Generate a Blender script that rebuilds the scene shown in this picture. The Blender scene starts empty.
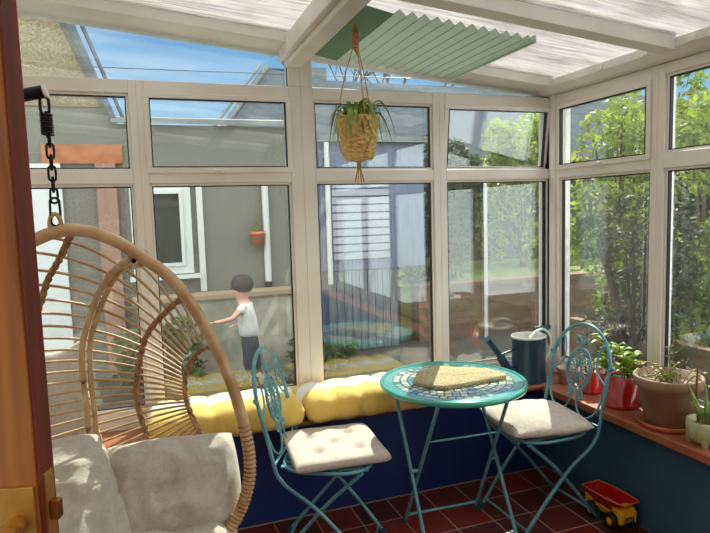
import bpy, math, random
from math import sin, cos, pi, sqrt, atan2
from mathutils import Vector, Matrix, noise as mnoise

S = bpy.context.scene
COL = S.collection
rnd = random.Random(7)

# ------------------------------------------------------------------ camera
FPX = 589.27
YAW, PITCH, ROLL = 0.34075, -0.09465, -0.02954
F = Vector((sin(YAW)*cos(PITCH), cos(YAW)*cos(PITCH), sin(PITCH)))
R0 = Vector((cos(YAW), -sin(YAW), 0)); U0 = R0.cross(F)
RX = cos(ROLL)*R0 + sin(ROLL)*U0
UX = -sin(ROLL)*R0 + cos(ROLL)*U0
cd = bpy.data.cameras.new('camera'); cam = bpy.data.objects.new('camera', cd); COL.objects.link(cam)
cd.sensor_fit = 'HORIZONTAL'; cd.sensor_width = 36; cd.lens = 36*FPX/710; cd.clip_start = .05; cd.clip_end = 200
m = Matrix((RX, UX, -F)).transposed().to_4x4(); m.translation = Vector((-2.0918, -2.7263, 1.5))
cam.matrix_world = m
S.camera = cam

# ------------------------------------------------------------------ sky, sun, exposure
S.view_settings.view_transform = 'Standard'; S.view_settings.look = 'None'
S.view_settings.gamma = 1; S.view_settings.use_curve_mapping = False
S.view_settings.exposure = 1.2
W = bpy.data.worlds.new('sky'); S.world = W; W.use_nodes = True
n = W.node_tree.nodes; l = W.node_tree.links; n.clear()
tc = n.new('ShaderNodeTexCoord'); sep = n.new('ShaderNodeSeparateXYZ'); l.new(tc.outputs['Generated'], sep.inputs[0])
cr = n.new('ShaderNodeValToRGB'); l.new(sep.outputs['Z'], cr.inputs[0])
e = cr.color_ramp.elements
e[0].position = 0.0; e[0].color = (.50, .66, .80, 1); e[1].position = .8; e[1].color = (.03, .12, .38, 1)
x = cr.color_ramp.elements.new(.2); x.color = (.19, .41, .68, 1)
x = cr.color_ramp.elements.new(.35); x.color = (.07, .23, .52, 1)
mp = n.new('ShaderNodeMapping'); mp.inputs['Scale'].default_value = (1.2, 1.2, 9); mp.inputs['Rotation'].default_value = (.15, 0, .3)
l.new(tc.outputs['Generated'], mp.inputs[0])
nz = n.new('ShaderNodeTexNoise'); nz.inputs['Scale'].default_value = 1.6; nz.inputs['Detail'].default_value = 6; l.new(mp.outputs[0], nz.inputs[0])
c2 = n.new('ShaderNodeValToRGB'); l.new(nz.outputs[0], c2.inputs[0]); c2.color_ramp.elements[0].position = .5; c2.color_ramp.elements[1].position = .8
c2.color_ramp.elements[1].color = (.42, .42, .42, 1)
mx = n.new('ShaderNodeMix'); mx.data_type = 'RGBA'; l.new(c2.outputs[0], mx.inputs[0]); l.new(cr.outputs[0], mx.inputs[6]); mx.inputs[7].default_value = (.85, .9, .95, 1)
# sky brightened overhead and behind the camera, out of view, added as fill light
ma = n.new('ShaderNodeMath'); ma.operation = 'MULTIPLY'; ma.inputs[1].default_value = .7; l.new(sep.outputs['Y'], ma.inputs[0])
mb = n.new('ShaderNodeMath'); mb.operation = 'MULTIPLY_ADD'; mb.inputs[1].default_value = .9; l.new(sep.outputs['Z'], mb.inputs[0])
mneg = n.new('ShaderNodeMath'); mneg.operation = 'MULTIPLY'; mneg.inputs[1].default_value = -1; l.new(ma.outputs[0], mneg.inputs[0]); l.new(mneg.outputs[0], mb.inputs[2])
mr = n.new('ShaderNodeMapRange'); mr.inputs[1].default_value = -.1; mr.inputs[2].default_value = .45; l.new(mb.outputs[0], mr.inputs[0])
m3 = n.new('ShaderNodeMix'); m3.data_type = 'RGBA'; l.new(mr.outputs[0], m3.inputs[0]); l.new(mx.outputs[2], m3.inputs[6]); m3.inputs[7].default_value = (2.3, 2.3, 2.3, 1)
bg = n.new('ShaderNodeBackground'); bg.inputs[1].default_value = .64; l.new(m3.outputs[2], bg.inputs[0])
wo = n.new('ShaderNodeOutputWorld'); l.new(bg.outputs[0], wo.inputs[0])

SUN_AZ, SUN_EL = math.radians(34), math.radians(45)
sd = bpy.data.lights.new('sun', 'SUN'); sd.energy = 4.3; sd.angle = .006; sd.color = (1, .93, .80)
sun = bpy.data.objects.new('sun', sd); COL.objects.link(sun)
tow = Vector((sin(SUN_AZ)*cos(SUN_EL), cos(SUN_AZ)*cos(SUN_EL), sin(SUN_EL)))
sun.rotation_euler = tow.to_track_quat('Z', 'Y').to_euler(); sun.location = (3, 4, 6)

# ------------------------------------------------------------------ materials
def srgb(r, g, b):
    return tuple(((v/255)/12.92 if v/255 <= .04045 else ((v/255+.055)/1.055)**2.4) for v in (r, g, b)) + (1,)
def mat(name, col, rough=.6, metal=0, col2=None, scale=8, stretch=(1, 1, 1), bump=0, bscale=60, detail=4, trans=0, coat=0, lo=.35, hi=.65, sheen=0):
    M = bpy.data.materials.new(name); M.use_nodes = True
    n = M.node_tree.nodes; l = M.node_tree.links; b = n['Principled BSDF']
    b.inputs['Base Color'].default_value = col; b.inputs['Roughness'].default_value = rough; b.inputs['Metallic'].default_value = metal
    b.inputs['Coat Weight'].default_value = coat; b.inputs['Sheen Weight'].default_value = sheen
    tc = n.new('ShaderNodeTexCoord'); mp = n.new('ShaderNodeMapping'); l.new(tc.outputs['Object'], mp.inputs[0]); mp.inputs['Scale'].default_value = stretch
    if col2 is not None:
        nz = n.new('ShaderNodeTexNoise'); nz.inputs['Scale'].default_value = scale; nz.inputs['Detail'].default_value = detail; l.new(mp.outputs[0], nz.inputs[0])
        r = n.new('ShaderNodeValToRGB'); l.new(nz.outputs[0], r.inputs[0]); r.color_ramp.elements[0].color = col; r.color_ramp.elements[1].color = col2
        r.color_ramp.elements[0].position = lo; r.color_ramp.elements[1].position = hi
        l.new(r.outputs[0], b.inputs['Base Color'])
        M['_c'] = 1
    if bump:
        nb = n.new('ShaderNodeTexNoise'); nb.inputs['Scale'].default_value = bscale; nb.inputs['Detail'].default_value = 3; l.new(mp.outputs[0], nb.inputs[0])
        bp = n.new('ShaderNodeBump'); bp.inputs['Strength'].default_value = bump; bp.inputs['Distance'].default_value = .01; l.new(nb.outputs[0], bp.inputs['Height']); l.new(bp.outputs[0], b.inputs['Normal'])
    if trans:
        t = n.new('ShaderNodeBsdfTranslucent'); ms = n.new('ShaderNodeMixShader'); ms.inputs[0].default_value = trans
        t.inputs[0].default_value = col
        if col2 is not None: l.new(r.outputs[0], t.inputs[0])
        l.new(b.outputs[0], ms.inputs[1]); l.new(t.outputs[0], ms.inputs[2]); l.new(ms.outputs[0], n['Material Output'].inputs[0])
    return M
def glass_mat(name, tint=(1, 1, 1, 1), boost=1.8, rough=0.0, ior=1.5):
    M = bpy.data.materials.new(name); M.use_nodes = True
    n = M.node_tree.nodes; l = M.node_tree.links; n.clear()
    lw = n.new('ShaderNodeLayerWeight'); lw.inputs[0].default_value = .5
    pw = n.new('ShaderNodeMath'); pw.operation = 'POWER'; pw.inputs[1].default_value = 5; l.new(lw.outputs['Facing'], pw.inputs[0])
    mu = n.new('ShaderNodeMath'); mu.operation = 'MULTIPLY_ADD'; mu.inputs[1].default_value = .9; mu.inputs[2].default_value = .045*boost; mu.use_clamp = True; l.new(pw.outputs[0], mu.inputs[0])
    t = n.new('ShaderNodeBsdfTransparent'); t.inputs[0].default_value = tint
    g = n.new('ShaderNodeBsdfGlossy'); g.inputs['Roughness'].default_value = rough
    ms = n.new('ShaderNodeMixShader'); l.new(mu.outputs[0], ms.inputs[0]); l.new(t.outputs[0], ms.inputs[1]); l.new(g.outputs[0], ms.inputs[2])
    # a film of dust on the pane
    tc = n.new('ShaderNodeTexCoord'); nz = n.new('ShaderNodeTexNoise'); nz.inputs['Scale'].default_value = 2.5; nz.inputs['Detail'].default_value = 5; l.new(tc.outputs['Object'], nz.inputs[0])
    mr = n.new('ShaderNodeMapRange'); mr.inputs[1].default_value = .4; mr.inputs[2].default_value = .8; mr.inputs[3].default_value = .003; mr.inputs[4].default_value = .014; l.new(nz.outputs[0], mr.inputs[0])
    d = n.new('ShaderNodeBsdfTranslucent'); d.inputs[0].default_value = (.8, .8, .78, 1)
    m2 = n.new('ShaderNodeMixShader'); l.new(mr.outputs[0], m2.inputs[0]); l.new(ms.outputs[0], m2.inputs[1]); l.new(d.outputs[0], m2.inputs[2])
    o = n.new('ShaderNodeOutputMaterial'); l.new(m2.outputs[0], o.inputs[0])
    return M

upvc = mat('white_upvc', srgb(238, 234, 228), .32, coat=.2, col2=srgb(228, 223, 214), scale=3)
beamw = mat('roof_bar_white', srgb(228, 227, 222), .4, col2=srgb(214, 211, 203), scale=4)
black = mat('black_gasket', (.006, .006, .006, 1), .5)
navy = mat('navy_paint', srgb(12, 38, 104), .55, col2=srgb(16, 46, 108), scale=3, bump=.15, bscale=25)
navyB = mat('petrol_paint', srgb(40, 84, 112), .6, col2=srgb(50, 94, 118), scale=3, bump=.15, bscale=25)
sillm = mat('terracotta_sill', srgb(166, 100, 68), .42, col2=srgb(140, 78, 52), scale=5, stretch=(1, 1, 1), bump=.1, bscale=30)
plaster = mat('cream_plaster', srgb(225, 218, 205), .8, bump=.1)
glass = glass_mat('window_glass', tint=(.93, .975, .955, 1), boost=2.3)
brass = mat('brass', srgb(214, 168, 84), .45, .7, col2=srgb(178, 128, 56), scale=12)
darkhole = mat('dark_screw', (.02, .015, .01, 1), .5)
teal = mat('teal_metal_paint', srgb(76, 142, 160), .36, .1, col2=srgb(106, 166, 178), scale=14, coat=.3)
rubber = mat('dark_teal_foot', srgb(38, 84, 98), .6)
linen = mat('light_grey_linen', srgb(196, 188, 176), .9, col2=srgb(184, 176, 164), scale=60, bump=.25, bscale=180, sheen=.2)
chairpad = mat('pale_pink_grey_cotton', srgb(204, 192, 182), .9, col2=srgb(190, 178, 168), scale=50, bump=.25, bscale=160)
piping = mat('piping', srgb(170, 160, 148), .9)
ratt = mat('rattan', srgb(218, 188, 146), .45, col2=srgb(190, 148, 102), scale=14, bump=.2, bscale=40, coat=.2)
ratd = mat('braided_rattan', srgb(190, 150, 104), .6, col2=srgb(140, 98, 60), scale=40, bump=.6, bscale=90)
blackmetal = mat('black_steel', (.012, .012, .014, 1), .38, .6)
whitecap = mat('white_plastic_cap', srgb(235, 232, 225), .4)
red = mat('red_glazed_plastic', srgb(176, 26, 20), .22, coat=.6)
redtoy = mat('red_toy_plastic', srgb(190, 14, 14), .2, coat=.7)
yel = mat('yellow_toy_plastic', srgb(252, 180, 24), .32, coat=.3)
blk = mat('black_toy_plastic', (.012, .012, .014, 1), .5)
brownpot = mat('brown_clay', srgb(164, 140, 116), .7, col2=srgb(144, 118, 96), scale=9, bump=.15, bscale=50)
terra = mat('terracotta', srgb(196, 112, 70), .7, col2=srgb(170, 88, 52), scale=9, bump=.1)
palegreen = mat('pale_green_glaze', srgb(182, 186, 140), .4, col2=srgb(160, 168, 122), scale=30, bump=.15, bscale=60)
pinkpot = mat('dusky_pink_pot', srgb(190, 160, 150), .6)
soil = mat('soil', srgb(58, 40, 28), .95, col2=srgb(30, 20, 14), scale=60, bump=.6)
leafg = mat('green_leaf', srgb(84, 130, 52), .45, col2=srgb(176, 196, 110), scale=22, trans=.35)
leafy = mat('yellow_green_leaf', srgb(168, 186, 60), .45, col2=srgb(120, 156, 50), scale=30, trans=.4)
leafd = mat('dull_green_leaf', srgb(92, 112, 56), .5, col2=srgb(130, 134, 74), scale=30, trans=.3)
stemm = mat('dry_stem', srgb(150, 128, 92), .7)
redstem = mat('red_brown_stem', srgb(120, 62, 40), .6)
jute = mat('jute_rope', srgb(206, 166, 100), .85, col2=srgb(168, 124, 66), scale=80, bump=.4, bscale=120)
gold = mat('gold_woven_fibre', srgb(244, 212, 136), .42, .1, col2=srgb(190, 146, 72), scale=55, stretch=(1, 1, 2.2), bump=.7, bscale=70)
canblue = mat('dark_petrol_enamel', srgb(16, 66, 92), .35, coat=.15)
canrim = mat('pale_enamel', srgb(214, 216, 210), .25, coat=.4)
spraygreen = mat('dark_green_plastic', srgb(10, 84, 78), .35)

# ------------------------------------------------------------------ mesh helpers
class MB:
    def __init__(s): s.v = []; s.f = []; s.sm = []; s.mi = []
    def add(s, vs, fs, smooth=False, mi=0):
        o = len(s.v); s.v += [Vector(v) for v in vs]
        for f in fs: s.f.append([i+o for i in f]); s.sm.append(smooth); s.mi.append(mi)
        return s
    def box(s, x0, x1, y0, y1, z0, z1, M=None, mi=0):
        vs = [Vector((x, y, z)) for x in (x0, x1) for y in (y0, y1) for z in (z0, z1)]
        if M: vs = [M @ v for v in vs]
        return s.add(vs, [(0, 1, 3, 2), (4, 6, 7, 5), (0, 4, 5, 1), (2, 3, 7, 6), (0, 2, 6, 4), (1, 5, 7, 3)], mi=mi)
    def prism(s, poly, fn, d0, d1, mi=0):
        n_ = len(poly); vs = [fn(p, d0) for p in poly]+[fn(p, d1) for p in poly]
        fs = [list(range(n_))[::-1], [i+n_ for i in range(n_)]]+[(i, (i+1) % n_, (i+1) % n_+n_, i+n_) for i in range(n_)]
        return s.add(vs, fs, mi=mi)
    def tube(s, pts, r, k=8, closed=False, caps=True, flat=None):
        pts = [Vector(p) for p in pts]; N = len(pts)
        rs = r if isinstance(r, (list, tuple)) else [r]*N
        tang = []
        for i in range(N):
            a = pts[(i-1) % N] if closed or i > 0 else pts[i]; b = pts[(i+1) % N] if closed or i < N-1 else pts[i]
            t = (b-a); tang.append(t.normalized() if t.length > 1e-9 else Vector((0, 0, 1)))
        up = Vector((0, 0, 1)) if abs(tang[0].z) < .9 else Vector((1, 0, 0))
        nrm = (up-tang[0]*up.dot(tang[0])).normalized(); vs = []
        for i in range(N):
            nrm = (nrm-tang[i]*nrm.dot(tang[i])).normalized(); bi = tang[i].cross(nrm)
            for j in range(k):
                a = 2*pi*j/k; vs.append(pts[i]+(nrm*cos(a)+bi*sin(a))*rs[i])
        fs = []
        for i in range(N if closed else N-1):
            for j in range(k):
                i2 = (i+1) % N; fs.append((i*k+j, i*k+(j+1) % k, i2*k+(j+1) % k, i2*k+j))
        s.add(vs, fs, True)
        if caps and not closed: s.add(vs[:k], [list(range(k))[::-1]]); s.add(vs[-k:], [list(range(k))])
        return s
    def lathe(s, prof, c=(0, 0, 0), k=32, sx=1, sy=1, M=None, smooth=True):
        vs = []
        for r, z in prof:
            for j in range(k):
                a = 2*pi*j/k; v = Vector((c[0]+r*sx*cos(a), c[1]+r*sy*sin(a), c[2]+z)); vs.append(M @ v if M else v)
        fs = [(i*k+j, i*k+(j+1) % k, (i+1)*k+(j+1) % k, (i+1)*k+j) for i in range(len(prof)-1) for j in range(k)]
        return s.add(vs, fs, smooth)
    def build(s, name, mt, parent=None, loc=None, bevel=0, **tags):
        me = bpy.data.meshes.new(name); me.from_pydata([tuple(v) for v in s.v], [], s.f)
        me.polygons.foreach_set('use_smooth', s.sm); me.polygons.foreach_set('material_index', s.mi); me.update()
        o = bpy.data.objects.new(name, me); COL.objects.link(o)
        for q in (mt if isinstance(mt, (list, tuple)) else [mt]): me.materials.append(q)
        if parent: o.parent = parent
        if loc: o.location = loc
        if bevel:
            b = o.modifiers.new('bevel', 'BEVEL'); b.width = bevel; b.segments = 2; b.limit_method = 'ANGLE'
        for k_, v_ in tags.items(): o[k_] = v_
        return o
def box(name, mt, a, b, parent=None, bevel=0, **t):
    return MB().box(a[0], b[0], a[1], b[1], a[2], b[2]).build(name, mt, parent, bevel=bevel, **t)
def empty(name, loc=(0, 0, 0), rz=0, **tags):
    o = bpy.data.objects.new(name, None); COL.objects.link(o); o.location = loc; o.rotation_euler = (0, 0, rz); o.empty_display_size = .1
    for k_, v_ in tags.items(): o[k_] = v_
    return o
def copy_tree(o, parent=None):
    c = o.copy(); COL.objects.link(c); c.parent = parent
    for ch in [x for x in ALL() if x.parent == o and x is not c]: copy_tree(ch, c)
    return c
def ALL(): return list(COL.objects)
def arc(c, r, a0, a1, n_, fn): return [fn(c[0]+r*cos(a0+(a1-a0)*i/n_), c[1]+r*sin(a0+(a1-a0)*i/n_)) for i in range(n_+1)]
def smooth_pts(P, sub=6):
    P = [Vector(p) for p in P]; out = []
    for i in range(len(P)-1):
        p0 = P[max(i-1, 0)]; p1 = P[i]; p2 = P[i+1]; p3 = P[min(i+2, len(P)-1)]
        for j in range(sub):
            t = j/sub
            out.append(.5*((2*p1)+(p2-p0)*t+(2*p0-5*p1+4*p2-p3)*t*t+(3*p1-p0-3*p2+p3)*t**3))
    out.append(P[-1]); return out

# ------------------------------------------------------------------ floor
def tile_mat():
    M = mat('quarry_tiles', srgb(100, 44, 32), .35); n = M.node_tree.nodes; l = M.node_tree.links; b = n['Principled BSDF']
    tc = n.new('ShaderNodeTexCoord'); br = n.new('ShaderNodeTexBrick'); l.new(tc.outputs['Object'], br.inputs[0])
    br.offset = 0; br.squash = 1; br.inputs['Scale'].default_value = 1; br.inputs['Brick Width'].default_value = .198; br.inputs['Row Height'].default_value = .198
    br.inputs['Mortar Size'].default_value = .0035; br.inputs['Mortar Smooth'].default_value = .2; br.inputs['Bias'].default_value = 0
    br.inputs['Color1'].default_value = srgb(146, 50, 34); br.inputs['Color2'].default_value = srgb(84, 38, 32); br.inputs['Mortar'].default_value = srgb(190, 164, 150)
    nz = n.new('ShaderNodeTexNoise'); nz.inputs['Scale'].default_value = 9; l.new(tc.outputs['Object'], nz.inputs[0])
    mx = n.new('ShaderNodeMix'); mx.data_type = 'RGBA'; mx.blend_type = 'MULTIPLY'; mx.inputs[0].default_value = .4; l.new(br.outputs[0], mx.inputs[6]); l.new(nz.outputs[0], mx.inputs[7]); l.new(mx.outputs[2], b.inputs['Base Color'])
    bp = n.new('ShaderNodeBump'); bp.invert = True; bp.inputs['Strength'].default_value = .4; bp.inputs['Distance'].default_value = .004; l.new(br.outputs['Fac'], bp.inputs['Height']); l.new(bp.outputs[0], b.inputs['Normal'])
    return M
fl = box('floor', tile_mat(), (-3.05, -4.0, -.05), (0, 0, 0), kind='structure')

# ------------------------------------------------------------------ walls and sills
box('wall_back', navy, (-3.05, 0, -.05), (.3, .3, .487), kind='structure')
box('wall_right', navyB, (0, -4.0, -.05), (.3, 0, .47), kind='structure')
wl = MB().box(-3.2, -3.05, -1.70, .3, -.05, 2.75).box(-3.2, -3.05, -4.0, -2.50, -.05, 2.75).box(-3.2, -3.05, -2.50, -1.70, 2.05, 2.75)
wl.build('wall_left', plaster, kind='structure')
box('wall_front', plaster, (-3.2, -4.15, -.05), (.3, -4.0, 2.6), kind='structure')
box('trim_1', sillm, (-3.05, -.08, .487), (.2, .2, .51), bevel=.006, kind='structure')
box('trim_2', sillm, (-.08, -4.0, .47), (.2, -.08, .51), bevel=.006, kind='structure')
box('baseboard_back', mat('grout_line', srgb(150, 128, 116), .8), (-3.05, -.004, 0), (0, 0, .006), kind='structure')

# ------------------------------------------------------------------ windows
fA = lambda p, d: Vector((p[0], .18+d, p[1]))
fB = lambda p, d: Vector((.18+d, p[0], p[1]))
def gz(x): return 2.150+.092*(.15-x)      # lower edge of the sloping gable head
def panel_z(x): return 2.195-.095*x       # underside of the roof sheets
def rect(a, b, c, d): return [(a, c), (b, c), (b, d), (a, d)]
def ringbars(m, fn, r, w, d0, d1):
    a, b, c, d = r
    m.prism(rect(a-w, b+w, c-w, c), fn, d0, d1); m.prism(rect(a-w, b+w, d, d+w), fn, d0, d1)
    m.prism(rect(a-w, a, c, d), fn, d0, d1); m.prism(rect(b, b+w, c, d), fn, d0, d1)
WN = [0]
def window(fn, u0, u1, g0, g1, fan, sash=False, openang=0, gable=None, top=2.12, latch=True):
    """u0,u1 frame ends, g0<g1 glass ends, fan=(z0,z1) of the upper light"""
    WN[0] += 1
    W_ = empty('window_%d' % WN[0], kind='structure')
    m = MB(); lo = (.60, 1.651); z0f, z1f = fan; u0, u1 = sorted((u0, u1))
    hz = (1.708, 2.057) if sash else (z0f, z1f)      # hole in the fixed frame
    D0, D1 = -.02, .046
    m.prism(rect(u0, g0, .51, top-.005), fn, D0, D1); m.prism(rect(g1, u1, .51, top-.005), fn, D0, D1)
    m.prism(rect(g0, g1, .51, lo[0]), fn, D0, D1); m.prism(rect(g0, g1, lo[1], hz[0]), fn, D0, D1); m.prism(rect(g0, g1, hz[1], top-.005), fn, D0, D1)
    # glazing beads
    ringbars(m, fn, (g0+.012, g1-.012, lo[0]+.012, lo[1]-.012), .012, D0+.012, D0+.03)
    if not sash: ringbars(m, fn, (g0+.012, g1-.012, hz[0]+.012, hz[1]-.012), .012, D0+.012, D0+.03)
    m.build('frame', upvc, W_, bevel=.003)
    g = MB(); ringbars(g, fn, (g0+.017, g1-.017, lo[0]+.017, lo[1]-.017), .006, D0+.016, D0+.034)
    if not sash: ringbars(g, fn, (g0+.017, g1-.017, hz[0]+.017, hz[1]-.017), .006, D0+.016, D0+.034)
    g.build('gasket', black, W_)
    MB().prism(rect(g0+.014, g1-.014, lo[0]+.014, lo[1]-.014), fn, .018, .036).build('glass', glass, W_)
    if sash:
        a, b, c, d = g0-.006, g1+.006, 1.708-.006, 2.057+.004
        hinge = fn(((a+b)/2, d), .01)
        M = Matrix.Identity(4)
        if openang: M = Matrix.Translation(hinge) @ Matrix.Rotation(openang, 4, 'X') @ Matrix.Translation(-hinge)
        fn2 = lambda p, q: M @ fn(p, q)
        s = MB(); iw = .026
        ringbars(s, fn2, (a+iw, b-iw, c+iw-.004, d-iw), iw, -.032, .02)
        s_ = s.build('sash', upvc, W_, bevel=.003)
        q = MB(); ringbars(q, fn2, (a+iw+.004, b-iw-.004, c+iw, d-iw-.004), .004, -.033, -.01)
        q.build('gasket', black, s_)
        MB().prism(rect(a+iw, b-iw, c+iw-.004, d-iw), fn2, -.005, .012).build('fanlight_glass', glass, s_)
        if latch:
            mid = (g0+g1)/2
            h = MB(); h.prism(rect(mid-.02, mid+.02, c-.004, c+.014), fn2, -.046, -.032); h.prism(rect(mid-.045, mid-.01, c+.002, c+.010), fn2, -.058, -.046); h.prism(rect(mid+.012, mid+.04, c-.006, c+.004), fn2, -.05, -.034)
            h.build('latch', upvc, s_, bevel=.002)
        if openang:
            st = MB(); p0 = fn((g1-.004, 1.715), .0); p1 = fn2((g1-.008, 1.80), .01); st.tube([p0, p1], .005, 6)
            st.tube([fn((g1-.002, 1.72), .015), fn((g1-.002, 2.02), .02)], .004, 5)
            st.build('stay', black, W_)
    else:
        MB().prism(rect(g0+.014, g1-.014, hz[0]+.014, hz[1]-.014), fn, .018, .036).build('fanlight_glass', glass, W_)
    if gable:
        G0, G1 = (g0, u1) if gable == 'L' else (u0, g1)      # two neighbouring windows share one long sloping light
        za, zb = gz(G0), gz(G1); t0, t1 = panel_z(u0)+.02, panel_z(u1)+.02
        k = MB()
        k.prism([(G0, za), (G1, zb), (G1, panel_z(G1)+.02), (G0, panel_z(G0)+.02)], fn, D0, D1)
        if gable == 'L': k.prism([(u0, top-.005), (g0, top-.005), (g0, panel_z(g0)+.02), (u0, t0)], fn, D0, D1)
        else: k.prism([(g1, top-.005), (u1, top-.005), (u1, t1), (g1, panel_z(g1)+.02)], fn, D0, D1)
        k.build('gable_frame', upvc, W_, bevel=.003)
        kk = MB()
        P = [(G0, top-.006), (G1, top-.006), (G1, zb), (G0, za)]
        for i in (0, 2, 3 if gable == 'L' else 1):
            a, b = Vector(fn(P[i], -.004)), Vector(fn(P[(i+1) % 4], -.004)); kk.tube([a, b], .0045, 4)
        kk.build('gasket', black, W_)
        MB().prism(P, fn, .018, .036).build('gable_glass', glass, W_)
    return W_
T = 2.119
window(fA, -3.05, -2.0915, -2.98, -2.125, (1.708, 2.055), gable='L', top=T)
window(fA, -2.0915, -1.327, -2.058, -1.388, (1.727, 2.031), sash=True, gable='R', top=T)
window(fA, -1.327, -.5625, -1.266, -.60, (1.708, 2.055), gable='L', top=T)
window(fA, -.5625, .15, -.525, .15, (1.727, 2.031), sash=True, openang=math.radians(7), gable='R', top=T)
ys = [(.105, -.598, .09, -.56), (-.598, -1.372, -.636, -1.334), (-1.372, -2.146, -1.41, -2.108), (-2.146, -2.92, -2.184, -2.882), (-2.92, -4.0, -2.958, -3.95)]
for i, (a, b, c, d) in enumerate(ys):
    window(fB, a, b, d, c, (1.72, 2.072), sash=(i == 0), top=2.125)
# corner post
MB().prism([(.15, .16), (.24, .16), (.24, .105), (.16, .105), (.16, .105)][:4], lambda p, d: Vector((p[0], p[1], d)), .51, 2.16).box(.15, .26, .11, .26, .51, 2.16).build('trim_3', upvc, bevel=.004, kind='structure')

# ------------------------------------------------------------------ roof
def roof_mat():
    M = bpy.data.materials.new('polycarbonate_sheet'); M.use_nodes = True; n = M.node_tree.nodes; l = M.node_tree.links; n.clear()
    tc = n.new('ShaderNodeTexCoord'); mp = n.new('ShaderNodeMapping'); mp.inputs['Scale'].default_value = (1.2, 14, 1); l.new(tc.outputs['Object'], mp.inputs[0])
    nz = n.new('ShaderNodeTexNoise'); nz.inputs['Scale'].default_value = 3.0; nz.inputs['Detail'].default_value = 7; nz.inputs['Roughness'].default_value = .7; l.new(mp.outputs[0], nz.inputs[0])
    r = n.new('ShaderNodeValToRGB'); l.new(nz.outputs[0], r.inputs[0]); r.color_ramp.elements[0].position = .35; r.color_ramp.elements[1].position = .65
    r.color_ramp.elements[0].color = (.27, .25, .22, 1); r.color_ramp.elements[1].color = (.70, .69, .67, 1)
    t = n.new('ShaderNodeBsdfTranslucent'); l.new(r.outputs[0], t.inputs[0])
    d = n.new('ShaderNodeBsdfDiffuse'); l.new(r.outputs[0], d.inputs[0])
    tr = n.new('ShaderNodeBsdfTransparent')
    g = n.new('ShaderNodeBsdfGlossy'); g.inputs['Roughness'].default_value = .15
    a = n.new('ShaderNodeMixShader'); a.inputs[0].default_value = .45; l.new(t.outputs[0], a.inputs[1]); l.new(d.outputs[0], a.inputs[2])
    b = n.new('ShaderNodeMixShader'); b.inputs[0].default_value = .22; l.new(a.outputs[0], b.inputs[1]); l.new(tr.outputs[0], b.inputs[2])
    c = n.new('ShaderNodeMixShader'); c.inputs[0].default_value = .05; l.new(b.outputs[0], c.inputs[1]); l.new(g.outputs[0], c.inputs[2])
    o = n.new('ShaderNodeOutputMaterial'); l.new(c.outputs[0], o.inputs[0]); return M
pc = roof_mat()
X0, X1 = -3.05, .30
def sloped(x0, x1, y0, y1, lo, hi, m=None):
    m = m or MB(); P = [(x0, panel_z(x0)+lo), (x1, panel_z(x1)+lo), (x1, panel_z(x1)+hi), (x0, panel_z(x0)+hi)]
    return m.prism(P, lambda p, d: Vector((p[0], d, p[1])), y0, y1)
raf = [(.02, .28), (-.78, -.70), (-1.56, -1.48), (-2.34, -2.26), (-3.12, -3.04), (-4.0, -3.82)]
cm = MB()
for (a0, a1), (b0, b1) in zip(raf[:-1], raf[1:]): sloped(X0, X1, b1, a0, .001, .017, cm)
cm.build('ceiling', pc, kind='structure')
gk = MB()
for i, (a, b) in enumerate(raf):
    sloped(X0, .06, a, b, -.055 if i else -.045, .03).build('trim_%d' % (4+i), beamw, bevel=.003, kind='structure')
# eave beam on the right wall, with fixing lugs
ev = MB(); P = [(.06, 2.148), (.10, 2.122), (.30, 2.122), (.30, 2.20), (.06, 2.186)]
ev.prism(P, lambda p, d: Vector((p[0], d, p[1])), -4.0, .26); ev.build('trim_10', beamw, bevel=.003, kind='structure')
lg = MB()
for y in (-.62, -.86, -.34, .06): lg.box(.052, .062, y-.02, y+.02, 2.150, 2.175)
lg.build('trim_11', upvc, bevel=.002, kind='structure')
# tie beam
MB().box(-1.425, -1.295, -4.0, .18, 2.235, 2.32).box(-1.40, -1.32, -4.0, .18, 2.205, 2.235).build('trim_12', beamw, bevel=.006, kind='structure')

# ------------------------------------------------------------------ wooden door, standing open by the camera
def wood_mat(name, c1, c2):
    M = mat(name, c1, .3, coat=.5); n = M.node_tree.nodes; l = M.node_tree.links; b = n['Principled BSDF']
    tc = n.new('ShaderNodeTexCoord'); mp = n.new('ShaderNodeMapping'); mp.inputs['Scale'].default_value = (14, 14, .8); l.new(tc.outputs['Object'], mp.inputs[0])
    nz = n.new('ShaderNodeTexNoise'); nz.inputs['Scale'].default_value = 2.2; nz.inputs['Detail'].default_value = 8; nz.inputs['Distortion'].default_value = .6; l.new(mp.outputs[0], nz.inputs[0])
    r = n.new('ShaderNodeValToRGB'); l.new(nz.outputs[0], r.inputs[0]); r.color_ramp.elements[0].position = .3; r.color_ramp.elements[1].position = .7
    r.color_ramp.elements[0].color = c1; r.color_ramp.elements[1].color = c2; l.new(r.outputs[0], b.inputs['Base Color']); return M
dw = wood_mat('varnished_wood', srgb(120, 62, 16), srgb(190, 120, 44))
dwe = mat('door_edge_wood', srgb(92, 24, 14), .6, col2=srgb(120, 42, 24), scale=5, stretch=(8, 8, .6))
dr = empty('door_1', (-2.236, -1.93, 0), math.radians(-17), kind='structure')
box('door_leaf', dw, (-.76, 0, .01), (0, .040, 1.98), dr, bevel=.002)
box('edge_lipping', dwe, (0, 0.002, .01), (.004, .038, 1.98), dr)
hp = box('handle_plate', brass, (-.049, -.004, .93), (-.003, 0, 1.172), dr, bevel=.001)
sc = MB()
for xx in (-.042, -.010):
    for zz in (1.162, .94): sc.lathe([(0, -.0055), (.0028, -.0055), (.0032, -.004)], M=Matrix.Translation((xx, 0, zz)) @ Matrix.Rotation(-pi/2, 4, 'X') @ Matrix.Scale(-1, 4, (0, 0, 1)), k=12)
sc.build('screw', darkhole, hp)
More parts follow.
